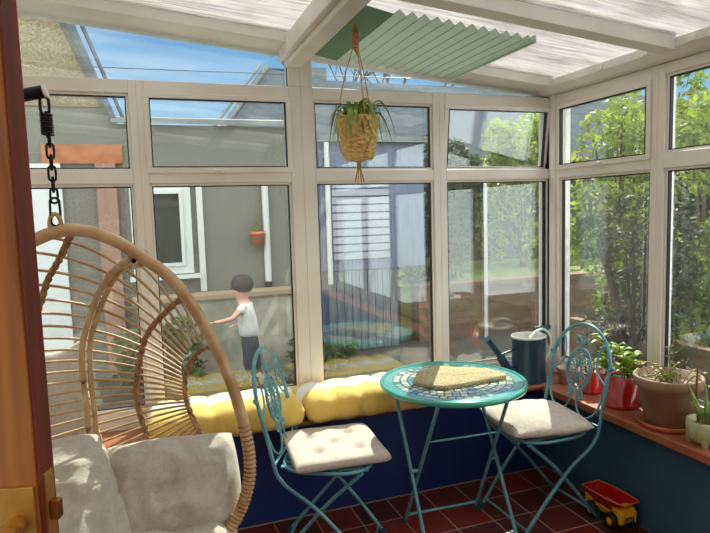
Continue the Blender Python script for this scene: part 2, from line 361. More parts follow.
lv = MB().tube([(-.026, -.004, 1.125), (-.026, -.02, 1.125)], .013, 16).tube(smooth_pts([(-.026, -.018, 1.125), (-.026, -.045, 1.125), (-.035, -.058, 1.123), (-.065, -.06, 1.12), (-.12, -.058, 1.115)]), .0085, 12)
lv.build('handle', brass, dr)
box('lock_plate', brass, (.004, .008, .95), (.0065, .030, 1.182), dr)
box('latch_bolt', mat('worn_brass', srgb(150, 90, 40), .35, .8), (.0065, .012, 1.12), (.018, .026, 1.145), dr, bevel=.002)

# ------------------------------------------------------------------ outside: ground and garden
grass = mat('lawn', srgb(76, 98, 36), .9, col2=srgb(118, 120, 58), scale=5, bump=.5, bscale=40)
paving = mat('garden_paving', srgb(80, 74, 62), .9, col2=srgb(58, 52, 42), scale=3, bump=.4, bscale=14)
box('ground_paving', paving, (-8, .3, -.16), (12, 4.2, -.1), kind='structure')
box('ground_paving', paving, (.3, -6, -.16), (12, .3, -.1), kind='structure')
def brick_mat(name, c1, c2, mo):
    M = mat(name, c1, .85); n = M.node_tree.nodes; l = M.node_tree.links; b = n['Principled BSDF']
    tc = n.new('ShaderNodeTexCoord'); mp = n.new('ShaderNodeMapping'); mp.inputs['Rotation'].default_value = (pi/2, 0, 0); l.new(tc.outputs['Object'], mp.inputs[0])
    br = n.new('ShaderNodeTexBrick'); l.new(mp.outputs[0], br.inputs[0]); br.inputs['Scale'].default_value = 1; br.inputs['Brick Width'].default_value = .22; br.inputs['Row Height'].default_value = .075
    br.inputs['Mortar Size'].default_value = .006; br.inputs['Color1'].default_value = c1; br.inputs['Color2'].default_value = c2; br.inputs['Mortar'].default_value = mo
    l.new(br.outputs[0], b.inputs['Base Color']); return M
brickm = brick_mat('garden_brick', srgb(134, 100, 78), srgb(104, 80, 62), srgb(98, 90, 76))
MB().box(.95, 6, 3.6, 3.8, -.1, .52).box(.95, 6, 3.58, 3.84, .52, .58).build('garden_wall', brickm, label='low brick retaining wall below the garden lawn', category='wall')
MB().box(.8, 12, 3.8, 14, -.1, .56).build('ground_lawn', grass, kind='structure')
dash = mat('pebbledash', srgb(128, 128, 118), .95, col2=srgb(94, 94, 86), scale=70, bump=.8, bscale=120, lo=.3, hi=.7)
dashw = mat('pebbledash_warm_sunlit', srgb(150, 136, 108), .95, col2=srgb(98, 88, 70), scale=50, bump=.8, bscale=120, lo=.3, hi=.7)  # tan gable pebbledash, colour lightened to stand for sunlight on it
slate = mat('slate_roof', srgb(74, 86, 98), .6, col2=srgb(54, 64, 74), scale=6, stretch=(1, 1, 4))
greyroof = mat('grey_sheet_roof', srgb(118, 122, 122), .5, col2=srgb(92, 96, 96), scale=4)
white = mat('white_paint', srgb(196, 200, 198), .5)
orange = mat('orange_brick_band', srgb(168, 106, 68), .8, col2=srgb(140, 84, 54), scale=12)
pinkm = mat('pinkish_render', srgb(146, 114, 100), .85)
darkpane = glass_mat('far_window_glass', tint=(.12, .16, .17, 1), boost=2.0)
# neighbouring house
H = empty('neighbouring_house', (-3.5, 3.6, 0), label='pebbledashed house wall with white window and drainpipe outside the left windows', category='house')
Hp = lambda m, name, mt, par=H, **k: m.build(name, mt, par, **k)
lH = lambda x, y, z: Vector((x+3.5, y-3.6, z))
m = MB(); m.prism([(-7, -.1), (-.36, -.1), (-.36, 2.40), (-2.30, 2.40), (-2.66, 3.38), (-3.4, 5.0), (-7, 5.0)], lambda p, d: lH(p[0], d, p[1]), 3.5, 3.7); Hp(m, 'wall', dash)
m = MB(); m.prism([(-2.28, 2.44), (-2.335, 2.44), (-2.70, 3.38), (-3.44, 5.0), (-3.36, 5.0), (-2.62, 3.38)], lambda p, d: lH(p[0], d, p[1]), 3.40, 3.75)
m.prism([(-2.20, 2.44), (-2.225, 2.44), (-2.57, 3.38), (-3.31, 5.0), (-3.28, 5.0), (-2.54, 3.38)], lambda p, d: lH(p[0], d, p[1]), 3.44, 3.75); Hp(m, 'verge', slate)
m = MB(); m.prism([(-7, 2.55), (-2.42, 2.55), (-2.72, 3.3), (-3.4, 4.9), (-7, 4.9)], lambda p, d: lH(p[0], d, p[1]), 3.485, 3.5); Hp(m, 'gable_render', dashw)
m = MB(); m.add([lH(-2.33, 3.4, 2.40), lH(-.36, 3.4, 2.40), lH(-.36, 5.4, 2.72), lH(-2.33, 5.4, 2.72), lH(-2.33, 3.4, 2.45), lH(-.36, 3.4, 2.45), lH(-.36, 5.4, 2.77), lH(-2.33, 5.4, 2.77)],
    [(3, 2, 1, 0), (4, 5, 6, 7), (0, 1, 5, 4), (1, 2, 6, 5), (2, 3, 7, 6), (3, 0, 4, 7)]); Hp(m, 'low_roof', greyroof)
def hbox(name, mt, a, b, par=H, **k):
    a = lH(*a); b = lH(*b); return MB().box(a.x, b.x, a.y, b.y, a.z, b.z).build(name, mt, par, **k)
hbox('lintel', orange, (-2.95, 3.46, 2.02), (-2.25, 3.5, 2.2))
hbox('door_jamb', pinkm, (-2.50, 3.44, -.1), (-2.32, 3.5, 2.02))
hbox('back_door', white, (-3.2, 3.46, -.1), (-2.80, 3.5, 2.02))
a_ = lH(-2.2, 3.5, 0)
m = MB(); fw = lambda p, d: lH(p[0], d, p[1])
ringbars(m, fw, (-2.13, -1.72, 1.0, 1.75), .08, 3.43, 3.5); ringbars(m, fw, (-2.10, -1.75, 1.03, 1.72), .03, 3.41, 3.46)
wf = Hp(m, 'window_frame', white); MB().prism(rect(-2.13, -1.72, 1.0, 1.75), fw, 3.47, 3.49).build('pane', mat('dark_interior_pane', (.02, .03, .03, 1), .08), wf)
hbox('window_ledge', white, (-2.25, 3.38, .87), (-1.58, 3.5, .91))
hbox('trim_strip', white, (-1.58, 3.46, .72), (-1.52, 3.5, 1.86))
m = MB().tube([lH(-.88, 3.45, .78), lH(-.88, 3.45, 1.86)], .035, 10); Hp(m, 'drainpipe', white)
m = MB().tube([lH(-.88, 3.45, .66), lH(-.88, 3.45, .78)], .04, 10); Hp(m, 'drain_shoe', blackmetal)
# terracotta wall pot
wp = empty('wall_pot', (-.98, 3.42, 1.16), label='small terracotta pot hung on the pebbledash wall beside the white drainpipe', category='plant pot')
MB().lathe([(0, 0), (.05, 0), (.07, .12), (.078, .12), (.078, .15), (.065, .15), (.06, .13), (0, .13)], k=20).build('pot', terra, wp)
m = MB()
for k in range(14):
    a = rnd.uniform(0, 2*pi); r = rnd.uniform(.02, .07); h = rnd.uniform(.08, .22)
    m.tube([(0, 0, .13), (r*.5*cos(a), r*.5*sin(a)*.5, .13+h*.7), (r*cos(a), r*sin(a)*.5, .13+h)], [.006, .01, .002], 5)
m.build('leaves', leafd, wp)
# rendered low wall
lw = empty('rendered_garden_wall', (-1.1, 3.3, -.1), label='low cream rendered wall with a brown coping in front of the house', category='wall')
MB().box(-1.1, .66, -.08, .08, 0, .76).build('wall_body', mat('cream_render', srgb(176, 172, 156), .9, col2=srgb(136, 134, 118), scale=5), lw)
MB().box(-1.14, .7, -.12, .12, .76, .82).build('coping', mat('brown_coping', srgb(150, 128, 104), .85), lw, bevel=.01)
# slate-roofed building beyond
B2 = empty('slate_roofed_building', (3, 8, 0), label='distant building with blue-grey slate roof and small square chimney', category='building')
l2 = lambda x, y, z: Vector((x-3, y-8, z))
m = MB(); zt = 3.92
m.add([l2(-1.25, 6.2, 2.3), l2(9, 6.2, 2.3), l2(9, 7.2, 3.74), l2(.55, 7.2, 3.74), l2(.30, 7.05, 3.86), l2(-.05, 7.05, 3.86), l2(-1.25, 8.4, 2.3), l2(9, 8.4, 2.3)],
    [(0, 1, 2, 3, 4, 5), (0, 5, 6), (5, 4, 3, 2, 7, 6), (2, 1, 7), (0, 6, 7, 1)]); m.build('roof', slate, B2)
m = MB(); m.tube([l2(-1.25, 6.2, 2.32), l2(-.05, 7.05, 3.88)], .05, 6); m.tube([l2(-1.42, 6.15, 2.32), l2(-.18, 7.0, 3.88)], .03, 6); m.build('verge', greyroof, B2)
MB().box(-4.1, 6, -1.7, .3, -.1, 2.3).build('wall', mat('dark_render', srgb(78, 84, 78), .95, col2=srgb(54, 60, 54), scale=3), B2)
MB().box(-2.35, -2.02, -.9, -.6, 3.6, 3.92).build('chimney', slate, B2)
# shed
shedm = mat('blue_grey_boards', srgb(104, 118, 144), .7, col2=srgb(84, 98, 124), scale=6, stretch=(6, 6, .6))
sh = empty('garden_shed', (.3, 3.5, -.1), label='blue-grey shed with louvred boards outside the centre windows', category='shed')
MB().box(-.56, .69, 0, 1.2, .94, 2.35).build('upper_body', shedm, sh)
m = MB()
for k in range(11): m.box(-.44, .24, -.03, .01, 1.06+k*.088, 1.06+k*.088+.07, Matrix.Translation((0, 0, 0)))
m.build('louvres', mat('pale_louvre', srgb(150, 158, 172), .6), sh)
MB().box(-.50, .34, .02, 1.1, 0, .94).build('lower_body', shedm, sh)
m = MB()
for k in range(9): m.box(-.50+k*.093, -.50+k*.093+.082, 0.0, .02, .02, .92)
m.build('vertical_boards', mat('weathered_boards', srgb(122, 130, 140), .8, col2=srgb(84, 90, 98), scale=6, stretch=(8, 8, .5)), sh)
MB().box(-.60, .74, -.08, 1.3, 2.35, 2.42).build('roof', greyroof, sh)
MB().tube([(-.49, -.05, .8), (-.49, -.05, 2.34)], .03, 8).build('downpipe', white, sh)
# white post
MB().tube([(1.72, 3.35, -.1), (1.72, 3.35, 1.95)], .022, 10).tube([(1.45, 3.35, 1.9), (1.99, 3.35, 1.9)], .018, 8).build('washing_line_post', white, label='slim white metal post standing before the brick garden wall', category='post')
MB().box(1.40, 1.48, -3, 1.5, -.1, .50).build('brick_edging_wall', brickm, label='low reddish brick wall running behind the twiggy bushes, right-hand windows', category='wall')
# grey back wall behind plants
box('boundary_wall', dash, (6.4, -6, -.1), (6.6, 5.6, 2.2), label='long grey boundary wall behind the hedge', category='wall')

MB().tube(smooth_pts([(-9, 6.0, 3.62), (-3, 6.0, 3.50), (5, 6.0, 3.62)], 8), .006, 5).build('overhead_cable', blackmetal, label='thin dark cable crossing the blue sky behind the sloping top light', category='cable')
# foliage
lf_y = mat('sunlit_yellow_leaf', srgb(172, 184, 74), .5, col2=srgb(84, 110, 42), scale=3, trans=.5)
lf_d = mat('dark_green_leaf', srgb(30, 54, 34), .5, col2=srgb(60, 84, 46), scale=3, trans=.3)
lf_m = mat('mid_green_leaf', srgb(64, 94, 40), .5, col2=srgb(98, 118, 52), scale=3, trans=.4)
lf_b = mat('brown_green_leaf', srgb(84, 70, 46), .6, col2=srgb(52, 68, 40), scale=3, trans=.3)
bark = mat('bark', srgb(96, 78, 60), .9, col2=srgb(66, 52, 40), scale=12, bump=.5)
def shrub(name, loc, rad, nleaf, size, lm, label, cat='shrub', group=None, seed=1, branches=10, trunk=True):
    R_ = random.Random(seed); root = empty(name, loc, label=label, category=cat)
    if group: root['group'] = group
    zc = rad[2]
    m = MB()
    clumps = [(R_.uniform(-.75, .75)*rad[0], R_.uniform(-.75, .75)*rad[1], zc+R_.uniform(-.75, .8)*rad[2]) for _ in range(26)]
    for _ in range(nleaf):
        c = R_.choice(clumps); q = Vector((R_.gauss(0, 1), R_.gauss(0, 1), R_.gauss(0, 1))).normalized()*R_.uniform(.5, 1)**.5
        p = Vector((c[0]+q.x*rad[0]*.34, c[1]+q.y*rad[1]*.34, c[2]+q.z*rad[2]*.26)); p.z = max(p.z, .03)
        nn = Vector((R_.gauss(0, 1), R_.gauss(0, 1), R_.gauss(0, 1)+.6)).normalized(); t = nn.orthogonal().normalized(); t.rotate(Matrix.Rotation(R_.uniform(0, 6.28), 3, nn)); b = nn.cross(t)
        s = size*R_.uniform(.6, 1.3)
        m.add([p-t*s, p-b*s*.45+nn*s*.12, p+t*s, p+b*s*.45+nn*s*.12], [(0, 1, 2), (0, 2, 3)])
    m.build('foliage', lm, root)
    m = MB()
    for i in range(branches):
        c = clumps[i]; m.tube(smooth_pts([(R_.uniform(-.05, .05), R_.uniform(-.05, .05), 0), (c[0]*.3, c[1]*.3, c[2]*.5), c], 4), [.02]*4+[.014]*4+[.006], 5)
    m.build('stem', bark, root)
    return root
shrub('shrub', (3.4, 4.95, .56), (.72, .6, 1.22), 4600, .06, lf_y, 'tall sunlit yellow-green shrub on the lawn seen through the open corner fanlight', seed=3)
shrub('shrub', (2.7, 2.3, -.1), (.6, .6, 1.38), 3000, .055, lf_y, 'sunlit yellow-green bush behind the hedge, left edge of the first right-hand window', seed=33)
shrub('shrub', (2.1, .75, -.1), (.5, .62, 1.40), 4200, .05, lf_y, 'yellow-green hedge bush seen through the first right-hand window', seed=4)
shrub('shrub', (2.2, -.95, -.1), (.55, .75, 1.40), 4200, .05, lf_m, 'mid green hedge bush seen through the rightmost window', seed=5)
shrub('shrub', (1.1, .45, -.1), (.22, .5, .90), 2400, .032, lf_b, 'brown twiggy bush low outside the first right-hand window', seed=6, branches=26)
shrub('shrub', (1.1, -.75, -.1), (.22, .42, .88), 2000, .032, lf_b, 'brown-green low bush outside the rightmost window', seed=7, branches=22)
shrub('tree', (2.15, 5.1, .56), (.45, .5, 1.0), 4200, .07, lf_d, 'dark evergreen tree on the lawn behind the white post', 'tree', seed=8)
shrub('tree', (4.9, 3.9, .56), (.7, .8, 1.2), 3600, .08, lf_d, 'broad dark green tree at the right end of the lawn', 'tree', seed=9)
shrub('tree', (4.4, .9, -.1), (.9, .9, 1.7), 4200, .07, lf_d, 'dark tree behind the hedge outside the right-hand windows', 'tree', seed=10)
shrub('shrub', (1.35, 4.1, .56), (.45, .2, .15), 1500, .04, lf_m, 'low green plants on top of the brick wall', seed=11, branches=6)
shrub('shrub', (-.45, 2.9, -.1), (.35, .16, .17), 900, .04, lf_m, 'small green plant clump at the foot of the shed', seed=12, branches=6)
shrub('shrub', (-2.05, 2.75, -.1), (.42, .25, .33), 1500, .045, lf_m, 'green shrub growing behind the hanging egg chair', seed=13, branches=8)
shrub('shrub', (-1.1, 2.25, -.1), (.4, .15, .11), 900, .03, lf_b, 'patch of low brown-green ground plants before the child', seed=14, branches=6)
bt = MB(); R_ = random.Random(5)
def twig(p, d, L, r, dep):
    q = p+d*L; bt.tube([p, (p+q)/2+Vector((R_.uniform(-1, 1), 0, R_.uniform(-1, 1)))*L*.05, q], [r, r*.8, r*.6], 4, caps=False)
    if dep:
        for _ in range(3):
            nd = (d+Vector((R_.uniform(-.8, .8), R_.uniform(-.3, .3), R_.uniform(-.2, .6)))).normalized(); twig(p+d*L*R_.uniform(.5, 1), nd, L*.72, r*.6, dep-1)
for k in range(5): twig(Vector((k*1.1-2.2, 0, 0)), Vector((0, 0, 1)), 1.6, .05, 4)
bt.build('bare_tree', bark, loc=(3.2, 9.4, 2.3)); COL.objects['bare_tree']['label'] = 'bare winter branches showing above the distant slate roof'; COL.objects['bare_tree']['category'] = 'tree'

# ------------------------------------------------------------------ pleated green blind under the roof
bl = empty('pleated_blind', (-.92, -.33, 2.2), label='pale green pleated roof blind hung under the roof above the hanging plant', category='blind')
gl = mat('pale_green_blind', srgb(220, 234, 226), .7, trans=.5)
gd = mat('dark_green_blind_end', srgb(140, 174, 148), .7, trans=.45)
def bz(x): return panel_z(x)-.085-2.2
m = MB(); N = 24; xa, xb = -1.185, -.575; ya, yb = .03+.33-.02, -.675+.33
vs = []
for i in range(N+1):
    x_ = xa+(xb-xa)*i/N; z_ = bz(x_)+(.011 if i % 2 else -.011)
    vs += [(x_+.92, ya, z_), (x_+.92, yb, z_)]
m.add(vs, [(2*i, 2*i+2, 2*i+3, 2*i+1) for i in range(N)])
for i in range(0, N+1, 2): m.tube([vs[2*i], vs[2*i+1]], .0013, 4); m.mi[-5:] = [1]*5  # darker green lines paint the shade into the pleat folds
for i in range(1, N+1, 2): m.tube([vs[2*i], vs[2*i+1]], .0008, 4)
o = m.build('pleats', [gl, mat('crease_shade_green', srgb(128, 158, 134), .8)], bl); md = o.modifiers.new('s', 'SOLIDIFY'); md.thickness = .0015
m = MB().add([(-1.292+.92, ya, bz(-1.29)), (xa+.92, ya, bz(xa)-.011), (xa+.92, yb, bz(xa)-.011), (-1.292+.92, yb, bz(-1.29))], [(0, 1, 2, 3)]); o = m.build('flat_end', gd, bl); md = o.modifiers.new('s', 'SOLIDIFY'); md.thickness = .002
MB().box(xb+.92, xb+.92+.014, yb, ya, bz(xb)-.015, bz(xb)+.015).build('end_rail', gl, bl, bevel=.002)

# ------------------------------------------------------------------ hanging planter
hx, hy = -1.272, -.5
hp_ = empty('hanging_planter', (hx, hy, 1.70), label='gold woven hanging pot with a green strap-leaved plant on jute ropes', category='hanging plant')
k = 36; m = MB()
m.lathe([(0, 0), (.055, 0), (.062, .01), (.070, .06), (.079, .11), (.086, .155), (.088, .165), (.083, .165), (.076, .14), (0, .14)], k=k); m.build('pot', gold, hp_)
MB().lathe([(0, .142), (.079, .142)], k=24).build('soil', soil, hp_)
m = MB(); R_ = random.Random(3)
for j in range(3):
    a = j*2*pi/3+.5
    m.tube(smooth_pts([(.088*cos(a), .088*sin(a), .15), (.05*cos(a), .05*sin(a), .32), (.004*cos(a), .004*sin(a), .46), (0, 0, .522)], 5), .0022, 5)
    m.tube(smooth_pts([(.088*cos(a), .088*sin(a), .15), (.082*cos(a+.4), .082*sin(a+.4), .09), (.064*cos(a), .064*sin(a), .02), (0, 0, -.012)], 5), .0022, 5)
for j in range(7):
    a = j*.9; m.tube(smooth_pts([(0, 0, .524), (.008*cos(a), .008*sin(a), .50), (.013*cos(a+1), .013*sin(a+1), .46), (.006*cos(a), .006*sin(a), .40+.01*j)], 4), .003, 5)
m.tube([(0, 0, .47), (0, 0, .435)], .012, 8)
for j in range(8):
    a = j*.8; m.tube([(0, 0, -.008), (.008*cos(a), .008*sin(a), -.04), (.018*cos(a), .018*sin(a), -.08-.01*(j % 3))], .0022, 4)
m.tube([(0, 0, -.005), (0, 0, -.03)], .009, 8)
m.build('rope', jute, hp_)
m = MB()
def strap(m, base, ang, L, rise, w, drop=1.0, seg=9):
    pts = []
    for i in range(seg+1):
        t = i/seg; rr = L*t**.85; zz = rise*3.4*t*(1-t) - drop*L*.95*t**2.4
        pts.append(Vector((base[0]+rr*cos(ang), base[1]+rr*sin(ang), base[2]+zz)))
    sd = Vector((-sin(ang), cos(ang), 0)); vs = []
    for i, p in enumerate(pts):
        t = i/seg; ww = w*(1-t**2.5)*.5+.0004; vs += [p-sd*ww+Vector((0, 0, ww*.5)), p, p+sd*ww+Vector((0, 0, ww*.5))]
    m.add(vs, [f for i in range(seg) for f in ((3*i, 3*i+1, 3*i+4, 3*i+3), (3*i+1, 3*i+2, 3*i+5, 3*i+4))], True)
for j in range(54):
    strap(m, (R_.uniform(-.03, .03), R_.uniform(-.03, .03), .150), R_.uniform(0, 2*pi), R_.uniform(.085, .135), R_.uniform(.045, .10), R_.uniform(.013, .018), R_.uniform(.2, 1.1))
m.build('leaves', leafg, hp_)
MB().tube([(hx-.045, hy, 2.232), (hx-.04, hy, 2.222), (hx-.015, hy, 2.216), (hx, hy, 2.222)], .003, 6).box(hx-.06, hx-.035, hy-.01, hy+.01, 2.231, 2.235).build('ceiling_hook', brass, label='small metal hook on the tie beam holding the jute rope', category='hook')

# ------------------------------------------------------------------ bistro table
TX, TY = -.813, -.40
def mosaic_mat():
    M = mat('mosaic_table_top', srgb(84, 150, 150), .12, coat=.6); n = M.node_tree.nodes; l = M.node_tree.links; b = n['Principled BSDF']
    tc = n.new('ShaderNodeTexCoord'); sp = n.new('ShaderNodeSeparateXYZ'); l.new(tc.outputs['Object'], sp.inputs[0])
    def mth(op, a, b_=None, c=None):
        q = n.new('ShaderNodeMath'); q.operation = op
        for i, v in enumerate((a, b_, c)):
            if v is None: continue
            if isinstance(v, (int, float)): q.inputs[i].default_value = v
            else: l.new(v, q.inputs[i])
        return q.outputs[0]
    ang = mth('ARCTAN2', sp.outputs['Y'], sp.outputs['X']); x2 = mth('MULTIPLY', sp.outputs['X'], sp.outputs['X']); y2 = mth('MULTIPLY', sp.outputs['Y'], sp.outputs['Y'])
    rad = mth('SQRT', mth('ADD', x2, y2))
    nz = n.new('ShaderNodeTexNoise'); nz.inputs['Scale'].default_value = 30; l.new(tc.outputs['Object'], nz.inputs[0])
    r_ = mth('MULTIPLY', rad, 1/.034); fr = mth('FRACT', r_); cell = mth('FLOOR', r_)
    cnt = mth('MULTIPLY', mth('ADD', cell, 1.0), 6.0)
    fa = mth('FRACT', mth('MULTIPLY', mth('ADD', mth('DIVIDE', ang, 2*pi), mth('MULTIPLY', cell, .137)), cnt))
    e1 = mth('GREATER_THAN', mth('MINIMUM', mth('MINIMUM', fr, mth('SUBTRACT', 1.0, fr)), mth('MINIMUM', fa, mth('SUBTRACT', 1.0, fa))), .10)
    wn = n.new('ShaderNodeTexWhiteNoise'); wn.noise_dimensions = '2D'; cb = n.new('ShaderNodeCombineXYZ'); l.new(cell, cb.inputs[0])
    l.new(mth('FLOOR', mth('MULTIPLY', mth('ADD', mth('DIVIDE', ang, 2*pi), mth('MULTIPLY', cell, .137)), cnt)), cb.inputs[1]); l.new(cb.outputs[0], wn.inputs['Vector'])
    cr = n.new('ShaderNodeValToRGB'); l.new(wn.outputs['Value'], cr.inputs[0]); cr.color_ramp.interpolation = 'CONSTANT'
    cr.color_ramp.elements[0].color = srgb(206, 206, 190); cr.color_ramp.elements[1].position = .5; cr.color_ramp.elements[1].color = srgb(150, 178, 170)
    x_ = cr.color_ramp.elements.new(.78); x_.color = srgb(92, 140, 140)
    mx = n.new('ShaderNodeMix'); mx.data_type = 'RGBA'; l.new(e1, mx.inputs[0]); mx.inputs[6].default_value = srgb(62, 86, 84); l.new(cr.outputs[0], mx.inputs[7])
    m2 = n.new('ShaderNodeMix'); m2.data_type = 'RGBA'; l.new(mth('GREATER_THAN', rad, .272), m2.inputs[0]); l.new(mx.outputs[2], m2.inputs[6]); m2.inputs[7].default_value = srgb(96, 162, 162); l.new(m2.outputs[2], b.inputs['Base Color'])
    return M
tb = empty('bistro_table', (TX, TY, 0), math.radians(-3), label='round teal bistro table with a mosaic top between the two folding chairs', category='table')
MB().lathe([(0, .700), (.30, .700), (.318, .704), (.318, .716), (.306, .720), (0, .720)], k=72).build('table_top', mosaic_mat(), tb)
rimglass = mat('teal_rim', srgb(58, 164, 150), .15, coat=.8)
MB().lathe([(.315, .698), (.328, .700), (.333, .711), (.328, .722), (.316, .724), (.313, .718)], k=72).build('rim', rimglass, tb)
def tl(pts): return MB().tube(pts, .0085, 10)
# frame one: tops toward the room, feet toward the window; frame two crosses it
for sx in (-1, 1):
    o = tl([(sx*.165, -.215, .700), (sx*.188, .148, .012)]).build('leg', teal, tb)
    MB().tube([(sx*.188, .148, .0), (sx*.188, .148, .028)], .013, 10).build('rubber_foot', rubber, o)
    o = tl([(sx*.215, .205, .700), (sx*.215, -.195, .012)]).build('leg', teal, tb)
    MB().tube([(sx*.215, -.195, .0), (sx*.215, -.195, .028)], .013, 10).build('rubber_foot', rubber, o)
for hx_, Y_, Z_, r_ in ((.187, .132, .045, .007), (.215, -.176, .045, .007), (.176, -.105, .49, .005), (.165, -.215, .692, .006), (.215, .205, .692, .006)):
    MB().tube([(-hx_, Y_, Z_), (hx_, Y_, Z_)], r_, 8).build('crossbar', teal, tb)
for sx in (-1, 1): MB().tube([(sx*.18, -.02, .33), (sx*.22, -.02, .33)], .008, 8).build('pivot_bolt', teal, tb)
# mat on table
wov = mat('beige_crochet', srgb(206, 192, 150), .9, col2=srgb(160, 146, 108), scale=110, bump=1.0, bscale=140)
m = MB(); NP = 24
corn = [(-1.01, -.405), (-.93, -.27), (-.80, -.205), (-.60, -.36), (-.565, -.46), (-.60, -.50), (-.915, -.53), (-.955, -.50)]
pp = [Vector((a-TX, b-TY, 0)) for a, b in corn]; pl = []
for i in range(len(pp)):
    a, b = pp[i], pp[(i+1) % len(pp)]
    for j in range(4): pl.append(a.lerp(b, j/4))
nn_ = len(pl); lays = [(.0, 1.0), (.012, 1.0), (.018, .985), (.0205, .95), (.021, .5), (.021, .02)]
vs = []
for z, s in lays:
    for p in pl: vs.append((TX+p.x*s, TY+p.y*s, .7205+z+(.0015*sin(p.x*60+p.y*45) if z > .01 else 0)))
fs = [(i*nn_+j, i*nn_+(j+1) % nn_, (i+1)*nn_+(j+1) % nn_, (i+1)*nn_+j) for i in range(len(lays)-1) for j in range(nn_)]+[list(range(nn_))[::-1]]
m.add(vs, fs, True); m.build('table_mat', wov, label='thick folded beige crocheted mat lying on the round table', category='table mat')

# ------------------------------------------------------------------ folding chairs (local +x is the front)
def spiral(c, r0, r1, a0, a1, n_=14): return [(c[0]+(r0+(r1-r0)*i/n_)*cos(a0+(a1-a0)*i/n_), c[1]+(r0+(r1-r0)*i/n_)*sin(a0+(a1-a0)*i/n_)) for i in range(n_+1)]
HB0, HB1 = Vector((-.185, 0, .46)), Vector((-.285, 0, .90))
def bk(u, v):    # point on the reclined back plane: u sideways, v height
    t = (v-.46)/.44; return Vector((-.185-.10*t, u, v))
def make_chair(label):
    root = empty('folding_chair', label=label, category='chair', group='teal bistro folding chairs')
    hw = .192
    for s in (-1, 1):
        o = MB().tube(smooth_pts([(.215, s*.165, .012), (.09, s*.175, .17), (-.03, s*.182, .30), (-.13, s*hw, .38), (-.175, s*hw, .43), (-.185, s*hw, .46)], 4), .0085, 8).build('leg', teal, root)
        MB().tube([(.215, s*.16, 0), (.215, s*.16, .03)], .013, 8).build('rubber_foot', rubber, o)
        o = MB().tube(smooth_pts([(-.225, s*.145, .012), (-.11, s*.148, .15), (-.02, s*.15, .255), (.05, s*.15, .33), (.17, s*.15, .437)], 4), .0085, 8).build('leg', teal, root)
        MB().tube([(-.225, s*.145, 0), (-.225, s*.145, .03)], .013, 8).build('rubber_foot', rubber, o)
    MB().tube([(.19, -.16, .045), (.19, .16, .045)], .006, 8).build('stretcher', teal, root)
    MB().tube([(-.19, -.146, .055), (-.19, .146, .055)], .006, 8).build('stretcher', teal, root)
    # arch
    P = [bk(-hw, .46), bk(-hw, .55), bk(-hw, .65)]+arc((0, .72), hw, pi, 0, 20, lambda a, b: bk(a, b))+[bk(hw, .65), bk(hw, .55), bk(hw, .46)]
    m = MB().tube(P, .0085, 8); m.tube([bk(-hw, .475), bk(hw, .475)], .006, 8)
    for s in (-1, 1): m.tube([bk(s*hw, .735)+Vector((0, 0, 0)), bk(s*(hw+.02), .75)], .010, 8)
    m.build('back_frame', teal, root)
    # rosette
    m = MB(); cu, cv, ra, rb = 0, .695, .080, .100
    ring = lambda f, k_=28: [bk(cu+f*ra*cos(2*pi*i/k_), cv+f*rb*sin(2*pi*i/k_)) for i in range(k_)]
    m.tube(ring(1), .006, 6, True); m.tube(ring(.84, 24), .003, 5, True); m.tube(ring(.22, 12), .005, 5, True)
    for i in range(10):
        a = 2*pi*i/10; pet = []
        for j in range(12):
            b_ = 2*pi*j/12; rr = .53+.27*cos(b_); tt = a+.20*sin(b_); pet.append(bk(cu+rr*ra*cos(tt), cv+rr*rb*sin(tt)))
        m.tube(pet, .0034, 5, True)
        m.tube([bk(cu+.8*ra*cos(a+.31), cv+.8*rb*sin(a+.31)), bk(cu+ra*cos(a+.31), cv+rb*sin(a+.31))], .005, 5)
    m.build('rosette', teal, root)
    m = MB()
    for s in (-1, 1):
        # big drop-shaped loops
        L = [(s*.182, .70), (s*.176, .60), (s*.150, .52), (s*.095, .485), (s*.05, .495), (s*.022, .54), (s*.018, .60)]
        m.tube(smooth_pts([bk(*p) for p in L], 5), .005, 6)
        q = [(s*.018, .60)]+[(s*u, v) for u, v in spiral((.038, .575), .024, .006, 2.6, -4.2)]
        m.tube(smooth_pts([bk(*p) for p in q], 2), .0045, 6)
        L = [(s*.186, .66), (s*.125, .70), (s*.108, .76), (s*.130, .83), (s*.160, .815), (s*.165, .77)]
        m.tube(smooth_pts([bk(*p) for p in L], 5), .0045, 6)
        L = [(0, .795), (s*.012, .83), (s*.035, .845), (s*.045, .825), (s*.032, .812)]
        m.tube(smooth_pts([bk(*p) for p in L], 5), .004, 6)
    m.tube([bk(0, .795), bk(0, .893)], .004, 6)
    m.build('scrollwork', teal, root)
    # seat
    m = MB(); pts = []
    for i in range(36):
        a = 2*pi*i/36; ca, sa = cos(a), sin(a); p_ = 3.2; rr = (abs(ca)**p_+abs(sa)**p_)**(-1/p_); pts.append((.01+rr*.19*ca, rr*.185*sa, .445))
    m.tube(pts, .008, 7, True)
    for j in range(7):
        y_ = -.135+j*.045; m.box(-.175, .193, y_-.012, y_+.012, .444, .450)
    m.build('seat', teal, root)
    return root
ch1 = make_chair('teal folding chair left of the table, facing it, with the tufted pad')
ch1.location = (-1.395, -.345, 0); ch1.rotation_euler.z = math.radians(-28)
ch2 = copy_tree(ch1); ch2['label'] = 'teal folding chair right of the table, beside the potted plants and toy truck'
ch2.location = (-.368, -.43, 0); ch2.rotation_euler.z = math.radians(181)

